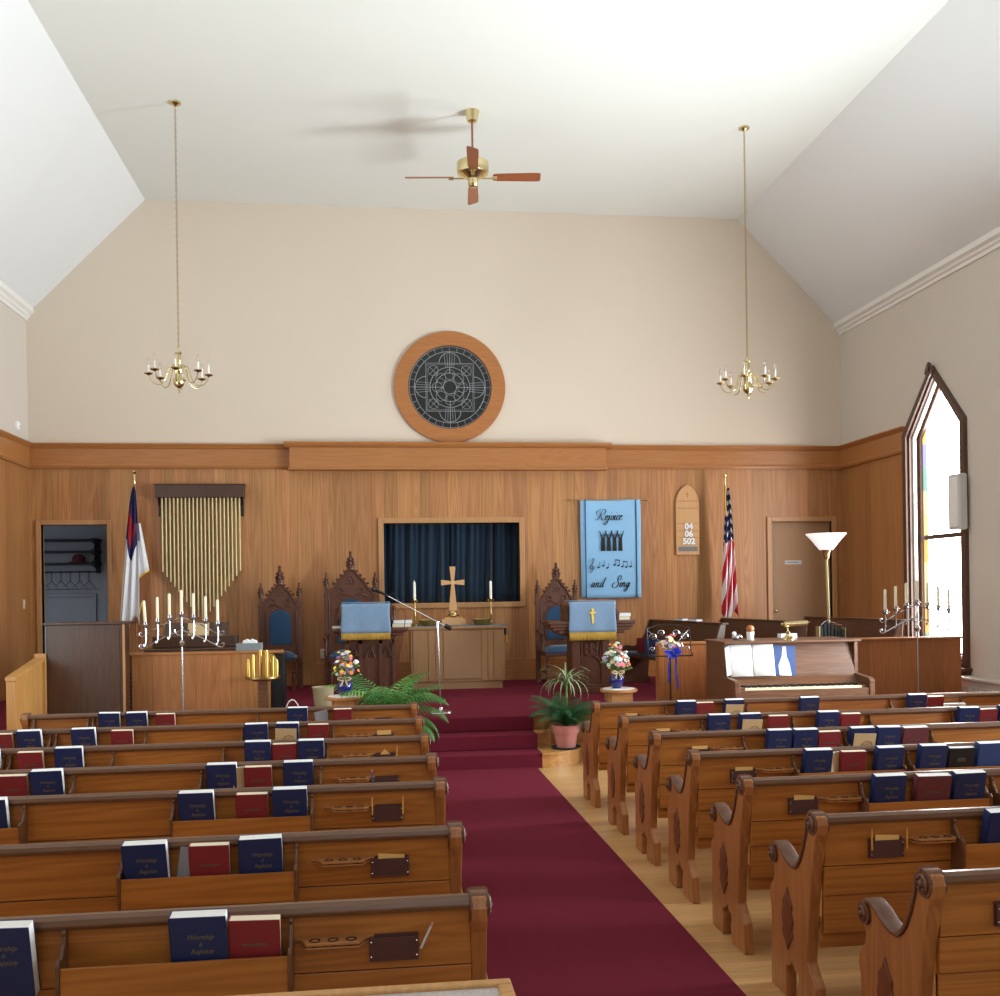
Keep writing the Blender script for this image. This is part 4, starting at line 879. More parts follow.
# right partition
t = thing('choir_partition', 'reddish oak panel partition behind the piano, running to the right wall', 'partition', (5.2, 11.3, PZ), 0, 'oak choir partitions')
MB().box(-1.93, 1.80, 0, .04, 0, .70).build('panel', 'screen_red', t)
MB().box(-1.95, 1.82, -.03, .15, .70, .725).build('cap', 'oak_trim', t, bevel=.006)
MB().box(-1.96, -1.90, -.02, .12, 0, .70).build('end_post', 'screen_red', t, bevel=.004)
for x in (-.98, ): MB().box(x, x+.3, -.16, 0, 0, .69).build('pilaster', 'piano_wood', t, bevel=.004)
# ---- choir pews
def choir_pew(lbl, loc, L, rotz, z0):
    t = thing('choir_pew', lbl, 'pew', loc, rotz, 'choir pews on the right')
    # faces -x .. simple bench seen from its side: length along x, back at +y
    pr = [(0, 0), (.44, 0), (.44, .06), (.40, .10), (.42, .30), (.50, .89), (.46, .91), (.42, .88), (.36, .70), (.28, .58), (.18, .53), (.06, .55), (.0, .52), (.02, .44), (.06, .40), (.04, .1), (0, .06)]
    for x in (0, L-.04): MB().prism(pr, 'X', x, x+.04).build('end_panel', 'choir_wood', t, bevel=.006)
    g = MB().prism([(.40, .42), (.43, .42), (.50, .89), (.46, .90)], 'X', .04, L-.04); g.build('backrest', 'choir_wood', t)
    MB().box(.04, L-.04, .04, .42, .38, .41).build('seat', 'choir_wood', t); MB().box(.045, L-.045, .03, .40, .41, .46).build('seat_cushion', 'blue_velvet', t, bevel=.015)
    MB().box(-.01, L+.01, .44, .53, .885, .91).build('top_rail', 'choir_wood', t, bevel=.006)
    return t
choir_pew('dark choir pew with a blue cushion right of the right pulpit', (3.50, 14.10, PZ), 2.1, -R(80), 0)
choir_pew('dark choir pew behind the piano lamp, below the right flag', (4.58, 14.10, PZ), 2.1, -R(80), 0)
choir_pew('dark choir pew farthest right, below the side door and floor lamp', (5.87, 14.10, PZ), 2.1, -R(80), 0)
for k, (p, rz, mt, lb) in enumerate((((3.74, 13.25, PZ+.465), -.3, 'book_navy', 'upright dark blue book at the left end of the cushioned choir pew'), ((3.66, 13.45, PZ+.465), -1.1, 'book_red', 'red and white book leaning beside the blue one on the choir pew'))):
    t = thing('book', lb, 'book', p, rz, 'books on the choir pew'); MB().box(-.12, .12, -.02, .02, .003, .20).build('page_block', 'pages', t); MB().box(-.125, .125, -.025, -.02, 0, .205).box(-.125, .125, .02, .025, 0, .205).box(-.125, -.12, -.025, .025, 0, .205).build('cover', mt, t)
for x, wh in ((4.13, 'left'), (4.20, 'right')):
    y = 13.25-(x-4.13)*5.7; t = thing('book', 'dark book lying on top of the nearest choir pew back, %s one of two' % wh, 'book', (x, y, PZ+.911), -R(80)); MB().box(-.11, .11, -.045, .045, .003, .027).build('page_block', 'pages', t); MB().box(-.112, .112, -.05, .047, 0, .003).box(-.112, .112, -.05, .047, .027, .03).build('cover', 'book_navy', t)
# ---- piano
t = thing('piano', 'brown upright piano with open keyboard in front of the right partition', 'piano', (4.29, 9.62, 0))
g = MB().box(-.73, -.69, .36, .92, 0, 1.24).box(.69, .73, .36, .92, 0, 1.24).box(-.69, .69, .86, .92, .05, 1.24).box(-.69, .69, .40, .44, .08, .62); g.build('case', 'piano_wood', t, bevel=.006)
MB().box(-.745, .745, .30, .94, 1.24, 1.265).build('lid', 'piano_wood', t, bevel=.008)
MB().prism([(.34, .86), (.37, .86), (.45, 1.24), (.42, 1.24)], 'X', -.69, .69).build('music_desk', 'piano_wood', t, bevel=.004)
MB().box(-.66, .66, .315, .345, .88, .90).build('music_ledge', 'piano_wood', t, bevel=.003)
g = MB()
for s in (-1, 1): g.prism([(.02, .66), (.02, .86), (.06, .89), (.36, .91), (.40, 1.24) if 0 else (.40, .91), (.40, .66)], 'X', *sorted((s*.685, s*.735)))
g.build('key_cheek', 'piano_wood', t, bevel=.006) if 0 else None
for s in (-1, 1): MB().prism([(.02, .66), (.02, .86), (.05, .885), (.37, .91), (.37, .66)], 'X', *sorted((s*.685, s*.74))).build('key_cheek', 'piano_wood', t, bevel=.006)
MB().box(-.685, .685, .03, .38, .66, .73).box(-.685, .685, .03, .055, .73, .785).build('key_bed', 'piano_wood', t, bevel=.004)
MB().prism([(.22, .80), (.24, .80), (.36, .90), (.34, .90)], 'X', -.685, .685).build('fallboard', 'piano_wood', t)
for s in (-1, 1): MB().box(*sorted((s*.685, s*.62)), .055, .22, .73, .81).build('key_block', 'piano_wood', t, bevel=.003)
kw = 1.24/52
wk = t
g = MB()
for i in range(52): g.box(-.62+i*kw+.0006, -.62+(i+1)*kw-.0006, .058, .22, .735, .805)
o = g.build('white_keys', 'ivory', t, bevel=.001); o['kind'] = 'stuff'
g = MB()
for i in range(51):
    if (i+5) % 7 not in (1, 4): g.box(-.62+(i+1)*kw-.006, -.62+(i+1)*kw+.006, .115, .22, .79, .822)
o = g.build('black_keys', 'black', t, bevel=.001); o['kind'] = 'stuff'
for s in (-1, 1):
    MB().lathe([(.03, 0), (.035, .05), (.022, .08), (.035, .3), (.04, .55), (.03, .60), (.04, .66)], (s*.69, .08, 0), 12).build('leg', 'piano_wood', t)
g = MB()
for k in (-.06, 0, .06): g.box(k-.012, k+.012, .28, .40, .03, .045)
for k in (-.06, 0, .06): MB().box(k-.012, k+.012, .28, .40, .03, .045).build('pedal', 'brass', t)
MB().box(-.69, .69, .36, .40, 0, .08).build('kick_rail', 'piano_wood', t)
# music on the piano
t = thing('sheet_music', 'large white open sheet music at the left end of the piano desk', 'sheet music', (3.85, 9.93, .902)); t.rotation_euler = (R(-11), 0, 0)
g = MB().grid(lambda u, v: (-.24+.24*u, -.012-.02*math.sin(PI*u)*.6, .33*v), 10, 2); g.build('left_page', 'pages', t, solid=.002)
MB().grid(lambda u, v: (.24*u, -.012-.02*math.sin(PI*u)*.6, .33*v), 10, 2).build('right_page', 'pages', t, solid=.002)
MB().grid(lambda u, v: (-.29+.07*u, -.03+.02*u, .30-.30*v+.03*u), 4, 4).build('loose_page', 'pages', t, solid=.002)
t = thing('music_book', 'blue and white illustrated music book standing on the piano desk', 'music book', (4.20, 9.945, .902)); t.rotation_euler = (R(-10), R(3), 0)
MB().box(-.115, .115, -.012, .0, 0, .31).build('page_block', 'pages', t); MB().box(-.118, .118, -.015, -.012, 0, .312).build('cover', 'book_blue', t)
MB().prism([(-.06, .0), (.07, .0), (.05, .12), (.02, .2), (.015, .30), (-.02, .30), (-.03, .2), (-.07, .10)], 'Y', -.0165, -.015).build('cover_art', 'soft_white', t); MB().box(-.122, -.115, -.018, .0, 0, .315).build('spine', 'black', t)
t = thing('piano_lamp', 'brass piano lamp with a horizontal tube shade on the piano lid', 'lamp', (4.31, 10.10, 1.266))
MB().lathe([(.075, 0), (.075, .01), (.05, .03), (.03, .04), (.02, .06), (.025, .08), (.012, .09)], seg=20).build('base', 'brass', t)
MB().tube(sm([(0, 0, .08), (-.01, -.01, .12), (0, -.02, .165)], 5), .008, 8).build('stem', 'brass', t)
MB().cyl((-.06, -.03, .165), (.20, -.03, .175), .028, seg=18).build('shade', 'brass', t); MB().ball((-.075, -.03, .165), .016).build('switch', 'brass', t)
t = thing('mug', 'white mug holding a round brown ball near the left end of the piano lid', 'mug', (3.94, 10.22, 1.266)); MB().lathe([(0, 0), (.034, 0), (.042, .085), (.038, .085), (.031, .006), (0, .006)], seg=20).build('cup', 'soft_white', t); MB().ball((0, 0, .115), .042, seg=14).build('ball', 'oak_round', t)
t = thing('figurine', 'small silvery figurine at the left end of the piano lid', 'figurine', (3.77, 10.2, 1.266)); MB().ball((0, 0, .03), .034, (1.3, 1, .9)).build('body', 'silver', t); MB().ball((-.02, -.01, .068), .024).build('head', 'soft_white', t); MB().ball((.05, .0, .035), .026).build('tail', 'silver', t)
t = thing('book', 'small grey book lying on the piano lid behind the lamp', 'book', (4.42, 10.38, 1.266)); MB().box(-.09, .09, -.05, .05, .003, .05).build('page_block', 'pages', t); MB().box(-.093, .092, -.053, .052, .05, .053).box(-.093, .092, -.053, .052, 0, .003).box(-.093, .092, .05, .053, 0, .053).build('cover', 'mid_grey', t)
# ---- silver candelabra, drawn once and copied
def candelabra():
    t = thing('candelabra', 'x', 'candelabra', (0, 0, 0), 0, 'silver floor candelabra')
    MB().lathe([(0, 0), (.15, 0), (.14, .015), (.05, .03), (.02, .06), (.011, .08)], seg=24).build('base', 'silver', t)
    MB().cyl((0, 0, .07), (0, 0, 1.16), .011, seg=12).build('pole', 'silver', t); MB().lathe([(.012, .80), (.032, .83), (.034, .85), (.016, .87), (.012, .88)], seg=14).build('collar', 'silver', t)
    for s in (-1, 1):
        for zc_, ze in ((1.12, .93), (.98, .80)):
            P = sm([(0, 0, zc_), (s*.2, 0, zc_-(zc_-ze)*.45), (s*.38, 0, ze), (s*.425, 0, ze-.005), (s*.44, 0, ze+.02), (s*.425, 0, ze+.035), (s*.41, 0, ze+.02)], 5); MB().tube(P, .0075, 6).build('arm', 'silver', t)
    MB().tube(sm([(-.075, 0, .99), (-.06, 0, .945), (0, 0, .92), (.06, 0, .945), (.075, 0, .99)], 5), .008, 6).build('crescent', 'silver', t)
    for k in range(-3, 4):
        x = k*.125; z = 1.145-abs(k)*.036
        if k: g = MB().tube(sm([(x, 0, z), (x+.004, 0, z-.10), (x, 0, z-.20), (x-.015, 0, z-.225), (x-.02, 0, z-.20)], 4), .0075, 6); g.build('cup_stem', 'silver', t)
        MB().lathe([(.008, z-.03), (.028, z-.02), (.012, z-.008), (.044, z+.0), (.046, z+.006), (.024, z+.006), (.026, z+.035), (.021, z+.035), (.019, z+.008), (0, z+.008)], (x, 0, 0), 16).build('candle_cup', 'silver', t)
    return t
def taper(h=.20):
    o = thing('candle', 'x', 'candle'); MB().lathe([(0, 0), (.0165, 0), (.0155, h-.02), (.011, h-.004), (0, h)], seg=12).build('wax', 'wax', o); MB().cyl((0, 0, h-.002), (0, 0, h+.012), .0018, seg=5).build('wick', 'black', o); return o
cd0 = candelabra(); cd1 = copy_tree(cd0); tp = taper(.26); first = True
PL = ['leftmost', 'second from left', 'third from left', 'middle', 'third from right', 'second from right', 'rightmost']
for o, loc, lb, side in ((cd0, (-2.07, 11.05, PZ), 'silver seven-cup candelabra on a tall pole before the left partition', 'left'), (cd1, (6.30, 11.05, PZ), 'silver seven-cup candelabra on a tall pole before the tall window', 'right')):
    o.location = loc; o['label'] = lb
    if side == 'right': o.rotation_euler = (0, 0, -.12)
    for k in range(-3, 4):
        c = tp if first else copy_tree(tp); first = False
        c.location = (loc[0]+k*.125, loc[1], loc[2]+1.145-abs(k)*.036+.009)
        if side == 'right': c.location = (loc[0]+k*.125*math.cos(.12), loc[1]-k*.125*math.sin(.12), c.location[2])
        c.rotation_euler = (0, (-.05 if (side == 'left' and k == -3) else 0), 0)
        tag(c, 'ivory candle, %s of the seven on the %s candelabra' % (PL[k+3], side), 'candle', 'ivory candles on the candelabra')
# ---- brass tube cluster on a pedestal
t = thing('pedestal_stand', 'wooden pedestal with a round brass-rimmed tray before the left partition', 'stand', (-1.23, 11.08, PZ))
MB().box(-.05, .05, -.05, .05, .02, .43).box(-.10, .10, -.09, .09, .415, .435).box(-.12, .12, -.12, .12, 0, .03).build('pedestal', 'piano_wood', t, bevel=.004)
MB().lathe([(0, .435), (.18, .435), (.19, .445), (.19, .468), (.178, .468), (.17, .45), (0, .45)], seg=36).build('tray', 'old_brass', t)
for k, (x, y, h) in enumerate(((-.155, 0, .20), (-.095, -.05, .25), (-.03, .05, .295), (.045, -.02, .295), (.10, .05, .24), (.15, -.02, .19))):
    o = thing('brass_tube', 'brass candle tube on the pedestal tray, %s' % ('leftmost', 'second from left', 'third from left', 'third from right', 'second from right with curved neck', 'rightmost')[k], 'candle holder', (-1.23+x, 11.08+y, PZ+.451), 0, 'brass tubes on the pedestal tray')
    MB().lathe([(0, 0), (.019, 0), (.019, h-.02), (.016, h-.012), (.016, h), (.012, h), (.012, h-.03), (0, h-.03)], seg=16).build('tube', 'gilt', o); MB().cyl((0, 0, h-.03), (0, 0, h+.005), .004, seg=6).build('wick', 'white_wax', o)
    if k == 4: MB().tube(sm([(-.02, -.03, h-.08), (-.03, -.04, h-.02), (0, -.04, h+.01), (.03, -.04, h-.03), (.04, -.04, h-.06)], 4), .008, 6).build('neck', 'gilt', o)
# ---- flowers on stools
def stool(lbl, loc):
    t = thing('stool', lbl, 'stool', loc, 0, 'round wooden stools'); H_ = .765
    MB().lathe([(0, H_-.035), (.19, H_-.035), (.20, H_-.025), (.20, H_-.008), (.19, H_), (0, H_)], seg=32).build('seat', 'stool_wood', t)
    MB().lathe([(0, H_), (.17, H_), (.165, H_+.003), (0, H_+.003)], seg=32).build('doily', 'soft_white', t)
    for k in range(4):
        a = PI/4+k*PI/2; MB().tube([(.12*math.cos(a), .12*math.sin(a), H_-.035), (.16*math.cos(a), .16*math.sin(a), .4), (.19*math.cos(a), .19*math.sin(a), 0)], .022, 8).build('leg', 'stool_wood', t)
    MB().box(-.10, .10, -.13, -.11, H_-.13, H_-.035).box(-.10, .10, .11, .13, H_-.13, H_-.035).box(-.13, -.11, -.10, .10, H_-.13, H_-.035).box(.11, .13, -.10, .10, H_-.13, H_-.035).build('apron', 'stool_wood', t)
    return t
def bouquet(name, lbl, loc, spec, n, R0, zc, h, vase=True, bow='burlap'):
    t = thing(name, lbl, 'flowers', loc)
    if vase:
        MB().lathe([(0, 0), (.045, 0), (.05, .01), (.078, .07), (.08, .11), (.055, .15), (.045, .165), (.055, .185), (.045, .185), (.035, .165), (.03, .02), (0, .02)], seg=26).build('vase', 'cobalt', t)
        g = MB()
        for s in (-1, 1): g.tube(sm([(0, -.055, .17), (s*.04, -.075, .19), (s*.065, -.07, .175), (s*.03, -.07, .16), (0, -.055, .165)], 4), .009, 5).tube([(s*.01, -.06, .165), (s*.03, -.09, .11)], .008, 5)
        g.build('bow', bow, t)
    rnd = random.Random(len(lbl))
    for k in range(n):
        a = rnd.uniform(0, 2*PI); r = R0*math.sqrt(rnd.random()); z = zc+rnd.uniform(-h, h)*(1-(r/R0)*.5)
        if rnd.random() < .25: z = zc+h*(.8+.8*rnd.random()); r *= .45
        x, y = r*math.cos(a), r*math.sin(a)*.8; c = rnd.choice(spec); q = rnd.uniform(.013, .026)
        st = MB().tube(sm([(0, 0, .16 if vase else zc-h), (x*.5, y*.5, (z+.16)/2 if vase else zc-h*.3), (x, y, z)], 3), .0025, 5).build('stem', 'leaf', t)
        g = MB(); ax = Vector((x, y-.12, z-zc+.12)).normalized(); M_ = ax.to_track_quat('Z', 'Y').to_matrix()
        for p in range(6):
            b_ = p*PI/3; pc = M_ @ Vector((q*.6*math.cos(b_), q*.6*math.sin(b_), .004)); g.ball(Vector((x, y, z))+pc, q*.5, (1, 1, .45), 8, M_)
        g.ball(Vector((x, y, z))+ax*.006, q*.28, seg=6); g.build('blossom', c, t)
        if k % 3 == 0:
            g = MB(); x2, y2 = x*1.15, y*1.15; g.tube([(x*.6, y*.6, z-.07), (x2, y2, z-.04), (x2*1.15, y2*1.15, z-.05)], [.004, .014, .001], 4); g.build('leaf', 'leaf', t)
    return t
stool('round wooden stool with the white-topped vase stand, left of the steps', (-.335, 10.42, 0)); stool('round wooden stool carrying a flower vase, right of the steps', (2.55, 10.42, 0))
bouquet('flower_vase', 'cobalt vase of purple and yellow flowers with a burlap bow, left stool', (-.335, 10.42, .769), ['petal_purple', 'petal_pink', 'petal_yellow', 'petal_orange', 'petal_mint', 'petal_white', 'petal_lilac', 'petal_purple'], 64, .155, .29, .10)
bouquet('flower_vase', 'cobalt vase of pastel mixed flowers on the right stool', (2.53, 10.42, .769), ['petal_white', 'petal_yellow', 'petal_pink', 'petal_lilac', 'petal_orange', 'petal_mint', 'petal_cream', 'petal_pink'], 72, .15, .31, .13)
# ---- wire music stand with flowers
t = thing('music_stand', 'black wire music stand with ornate scrollwork left of the piano', 'music stand', (3.12, 10.42, 0))
MB().cyl((0, 0, .05), (0, 0, 1.12), .010, seg=8).build('pole', 'black', t)
for k in range(3): a = k*2*PI/3+.3; MB().tube([(0, 0, .22), (.2*math.cos(a), .2*math.sin(a), .02), (.24*math.cos(a), .24*math.sin(a), .008)], .008, 6).build('leg', 'black', t)
g = MB(); F_ = [(-.235, 0, 1.10), (.235, 0, 1.10), (.235, .06, 1.39), (.12, .07, 1.43), (-.12, .07, 1.43), (-.235, .06, 1.39), (-.235, 0, 1.10)]; g.tube(F_, .006, 6)
g.tube([(-.235, -.05, 1.10), (.235, -.05, 1.10)], .006, 6).tube([(-.235, 0, 1.10), (-.235, -.05, 1.10), (-.235, -.05, 1.13)], .005, 6).tube([(.235, 0, 1.10), (.235, -.05, 1.10), (.235, -.05, 1.13)], .005, 6); g.build('desk_frame', 'black', t)
g = MB()
for s in (-1, 1):
    for (cx_, cz_, r_) in ((.10, 1.20, .05), (.17, 1.30, .045), (.08, 1.34, .04), (.19, 1.17, .03)): g.tube([(s*(cx_+r_*(1-k/16)*math.cos(k*.6)), (cz_-1.1)*.2, cz_+r_*(1-k/16)*math.sin(k*.6)) for k in range(16)], .004, 5)
    g.tube([(0, 0, 1.11), (s*.1, .02, 1.25), (s*.22, .06, 1.37)], .004, 5)
g.build('scrollwork', 'silver', t)
t = bouquet('flower_spray', 'flower spray with a royal blue ribbon bow tied to the music stand', (3.10, 10.33, 0), ['petal_white', 'petal_cream', 'petal_lilac', 'petal_red', 'petal_white', 'petal_cream'], 24, .095, 1.235, .055, False)
g = MB()
for a in (-2.6, -1.9, -.6, -.1, .5, 2.8): g.tube(sm([(0, -.06, 1.15), (.05*math.cos(a)-.01, -.09, 1.15+.05*math.sin(a)), (.085*math.cos(a+.25), -.09, 1.15+.06*math.sin(a+.25)), (.05*math.cos(a+.5), -.08, 1.15+.045*math.sin(a+.5)), (0, -.06, 1.15)], 4), .012, 4)
g.ball((0, -.08, 1.15), .02); g.build('bow', 'ribbon_blue', t)
for x0, x1, z1 in ((-.03, -.05, .83), (.03, .045, .76)): MB().grid(lambda u, v, x0=x0, x1=x1, z1=z1: (x0+(x1-x0)*v+.022*(u-.5)+.006*math.sin(v*9), -.07+.01*math.sin(v*7), 1.14+(z1-1.14)*v), 2, 14).build('ribbon_tail', 'ribbon_blue', t, solid=.002)
# ---- plants
def frond(L_, bend, az, el, n=16, w_=.10, lw=.010, z0=0):
    """one feather palm leaf as a mesh"""
    g = MB(); pts = []; p = Vector((0, 0, z0)); e_ = el
    d = Vector((math.cos(az), math.sin(az), 0))
    for i in range(n+1):
        pts.append(p.copy()); p = p+(d*math.cos(e_)+Vector((0, 0, 1))*math.sin(e_))*(L_/n); e_ -= bend/n*(.5+1.0*i/n)
    g.tube(pts, [.005*(1-i/(n+1.5)) + .001 for i in range(n+1)], 5)
    side = Vector((-d.y, d.x, 0))
    for i in range(3, n+1):
        f = i/n; ln_ = w_*math.sin(PI*min(1, .18+f*.80))**.7*1.3
        tt = (pts[i]-pts[i-1]).normalized()
        for sub in (0,):
            q0 = pts[i]-(pts[i]-pts[i-1])*sub
            for s in (-1, 1):
                dr = (side*s+tt*.75+Vector((0, 0, -.35))).normalized(); q1 = q0+dr*ln_*.55+Vector((0, 0, .004)); q2 = q0+dr*ln_+Vector((0, 0, -.22*ln_)); wv = tt*lw*.5
                g.add([q0-wv*.5, q1-wv, q2, q1+wv, q0+wv*.5], [(0, 1, 3, 4), (1, 2, 3)])
    return g
t = thing('potted_palm', 'bushy green palm on the rounded oak step left of the carpeted stairs', 'plant', (.10, 10.42, .156))
MB().lathe([(0, 0), (.09, 0), (.12, .19), (.135, .19), (.138, .22), (.12, .22), (.105, .19), (0, .19)], seg=24).build('pot', 'terracotta', t); MB().lathe([(0, .195), (.112, .195)], seg=20).build('soil', 'soil', t)
rnd = random.Random(3)
for k in range(22):
    az = k*2.4+rnd.uniform(-.3, .3); el = rnd.uniform(1.2, 1.52); L_ = rnd.uniform(.62, .92); frond(L_, rnd.uniform(1.3, 2.2), az, el, 20, .17, .016, .20).build('frond', 'palm_green' if k % 6 else 'palm_light', t, solid=.0)
for az, el, L_, bd in ((.05, .95, .72, 2.9), (-.25, .8, .62, 2.4), (3.2, 1.2, .75, 2.0), (3.5, .95, .7, 2.2), (2.9, 1.25, .88, 1.5), (.2, 1.25, .85, 2.2), (-.1, 1.1, .8, 2.4)): frond(L_, bd, az, el, 20, .18, .017, .20).build('frond', 'palm_light' if az > 2.8 and el > .9 else 'palm_green', t)
t = thing('potted_plant', 'pink potted fern and variegated spiky plant on the right oak step', 'plant', (1.97, 10.40, .156))
MB().lathe([(0, 0), (.145, 0), (.16, .012), (.155, .018), (.14, .01), (0, .01)], seg=28).build('saucer', 'closet_dark', t)
MB().lathe([(0, .012), (.10, .012), (.125, .165), (.14, .165), (.147, .245), (.135, .245), (.12, .2), (0, .2)], seg=32).build('pot', 'terracotta', t); MB().lathe([(0, .215), (.125, .215)], seg=24).build('soil', 'soil', t)
rnd = random.Random(5)
for k in range(40):
    az = k*2.4+rnd.uniform(-.3, .3); frond(rnd.uniform(.36, .54), rnd.uniform(1.2, 2.6), az, rnd.uniform(.7, 1.5), 24, .085, .009, .22).build('fern_frond', 'fern_green', t)
for k in range(38):
    az = k*2.4; el = rnd.uniform(.5, 1.5); L_ = rnd.uniform(.30, .50); pts = []; p = Vector((rnd.uniform(-.01, .03), 0, .64+.06*rnd.random())); e_ = el; d = Vector((math.cos(az), math.sin(az)*.8, 0))
    for i in range(9): pts.append(p.copy()); p = p+(d*math.cos(e_)+Vector((0, 0, math.sin(e_))))*(L_/8); e_ -= rnd.uniform(.15, .42)
    sd = Vector((-d.y, d.x, 0)); g = MB(); vs = []
    for i, q in enumerate(pts): w2 = .009*math.sin(PI*min(.98, .15+i/10)); vs += [q-sd*w2, q+sd*w2]
    g.add(vs, [(2*i, 2*i+1, 2*i+3, 2*i+2) for i in range(8)], True); g.build('blade', 'spider_green', t)
MB().tube([(0, 0, .21), (.012, 0, .4), (.01, 0, .68)], .012, 8).build('cane', 'leaf', t)
# ---- basket, white cord
t = thing('waste_basket', 'cream ribbed waste basket on the platform between the stool and organ side', 'basket', (-.60, 11.35, PZ))
MB().lathe([(0, 0), (.09, 0), (.118, .29), (.128, .29), (.128, .31), (.115, .31), (.085, .01), (0, .01)], seg=28).build('body', 'wicker', t)
for k in range(28): pass
g = MB()
for z in (.06, .12, .18, .24): g.tube([(q[0], q[1], z) for q in circ(0, 0, .092+.028*z/.29, 28)+[(.092+.028*z/.29, 0)]], .003, 5)
g.build('ribs', 'wicker', t)
tag(MB().tube(sm([(0, 0, 0), (.01, 0, .1), (.05, 0, .18), (.10, .02, .18), (.15, .02, .10), (.17, 0, 0)], 6), .006, 8).build('cord', 'soft_white', loc=(-1.0, 11.1, PZ+.006)), 'white looped cord standing up beside the black speaker cabinet', 'cord')
# ---- floor lamp
t = thing('floor_lamp', 'brass torchiere floor lamp with a white glass bowl behind the right partition', 'lamp', (5.56, 11.75, PZ))
MB().lathe([(0, 0), (.14, 0), (.14, .015), (.05, .03), (.02, .05)], seg=28).build('base', 'brass', t)
MB().cyl((0, 0, .04), (-.04, 0, 1.70), .016, seg=14).build('pole', 'brass_tube', t)
MB().lathe([(.018, 1.68), (.03, 1.70), (.035, 1.74), (.05, 1.79), (.055, 1.80), (0, 1.80)], (-.04, 0, 0), 20).build('socket', 'brass', t)
MB().lathe([(0, 1.80), (.08, 1.80), (.105, 1.83), (.175, 1.92), (.235, 1.985), (.245, 2.0), (.232, 2.0), (.165, 1.94), (.095, 1.85), (0, 1.83)], (-.04, 0, 0), 36).build('lamp_shade', 'lamp_glass', t)
t = thing('card_tray', 'black slotted tray with silver edges on the right partition cap', 'tray', (5.38, 11.36, PZ+.726))
MB().box(-.165, .165, -.05, .05, 0, .012).box(-.165, -.155, -.05, .05, .012, .15).box(.155, .165, -.05, .05, .012, .13).build('rack', 'brass_tube', t)
for k in range(7): z = .15+.04*math.sin(k*.9); MB().box(-.145+k*.043, -.112+k*.043, -.045, .045, .012, z).build('slot', 'lamp_dark', t, bevel=.002)
MB().tube(sm([(-.12, 0, .16), (-.06, 0, .21), (0, 0, .2), (.08, 0, .17), (.14, 0, .16)], 4), .006, 6).build('handle', 'silver', t)
# ---- hanging on the front wall
t = thing('tubular_chimes', 'brass tubular chimes hanging in a V below a dark wood header', 'chimes', (-2.50, YF-.02, 3.325))
MB().box(-.625, .625, -.16, 0, -.095, .095).box(-.64, .64, -.17, .01, .085, .10).build('header', 'walnut', t, bevel=.006)
for s in (-1, 1): MB().prism([(-.10, -.095), (0, -.095), (0, -.36), (-.03, -.36), (-.04, -.2)], 'X', *sorted((s*.60, s*.56))).build('bracket', 'black', t)
for k in range(21):
    x = -.545+k*.0545; zb = -1.16-.073*(10-abs(k-10)); MB().cyl((x, -.08, zb), (x, -.08, -.09), .0145, seg=12).build('chime_tube', 'brass_tube', t)
def script(g, letters, x, z, u, y, wd, gap=.0):
    for ltr in letters:
        if ltr == ' ': x += .7*u; continue
        adv, strokes = GL[ltr]
        for st in strokes:
            P = sm([(p[0], 0, p[1]) for p in st], 5); n = len(P); vs = []
            for i, p in enumerate(P):
                d = (P[min(i+1, n-1)]-P[max(i-1, 0)]); d = d.normalized() if d.length > 1e-6 else Vector((1, 0, 0))
                ww = wd*(.35+.65*abs(d.z)**1.5)*(.5+.5*math.sin(PI*(.08+.84*i/(n-1)))); nrm = Vector((-d.z, 0, d.x))
                for q in (p*u-nrm*ww, p*u+nrm*ww): vs.append((x+q.x+.28*q.z, y, z+q.z))
            m_ = len(vs); vs += [(a, b_-.003, c) for a, b_, c in vs]
            fs = [f for i in range(n-1) for f in ((2*i, 2*i+1, 2*i+3, 2*i+2), (m_+2*i+2, m_+2*i+3, m_+2*i+1, m_+2*i), (2*i, 2*i+2, m_+2*i+2, m_+2*i), (2*i+1, m_+2*i+1, m_+2*i+3, 2*i+3))]
            g.add(vs, fs)
        x += adv*u
    return x
dot = [(.28, 1.5), (.34, 1.56), (.36, 1.5)]
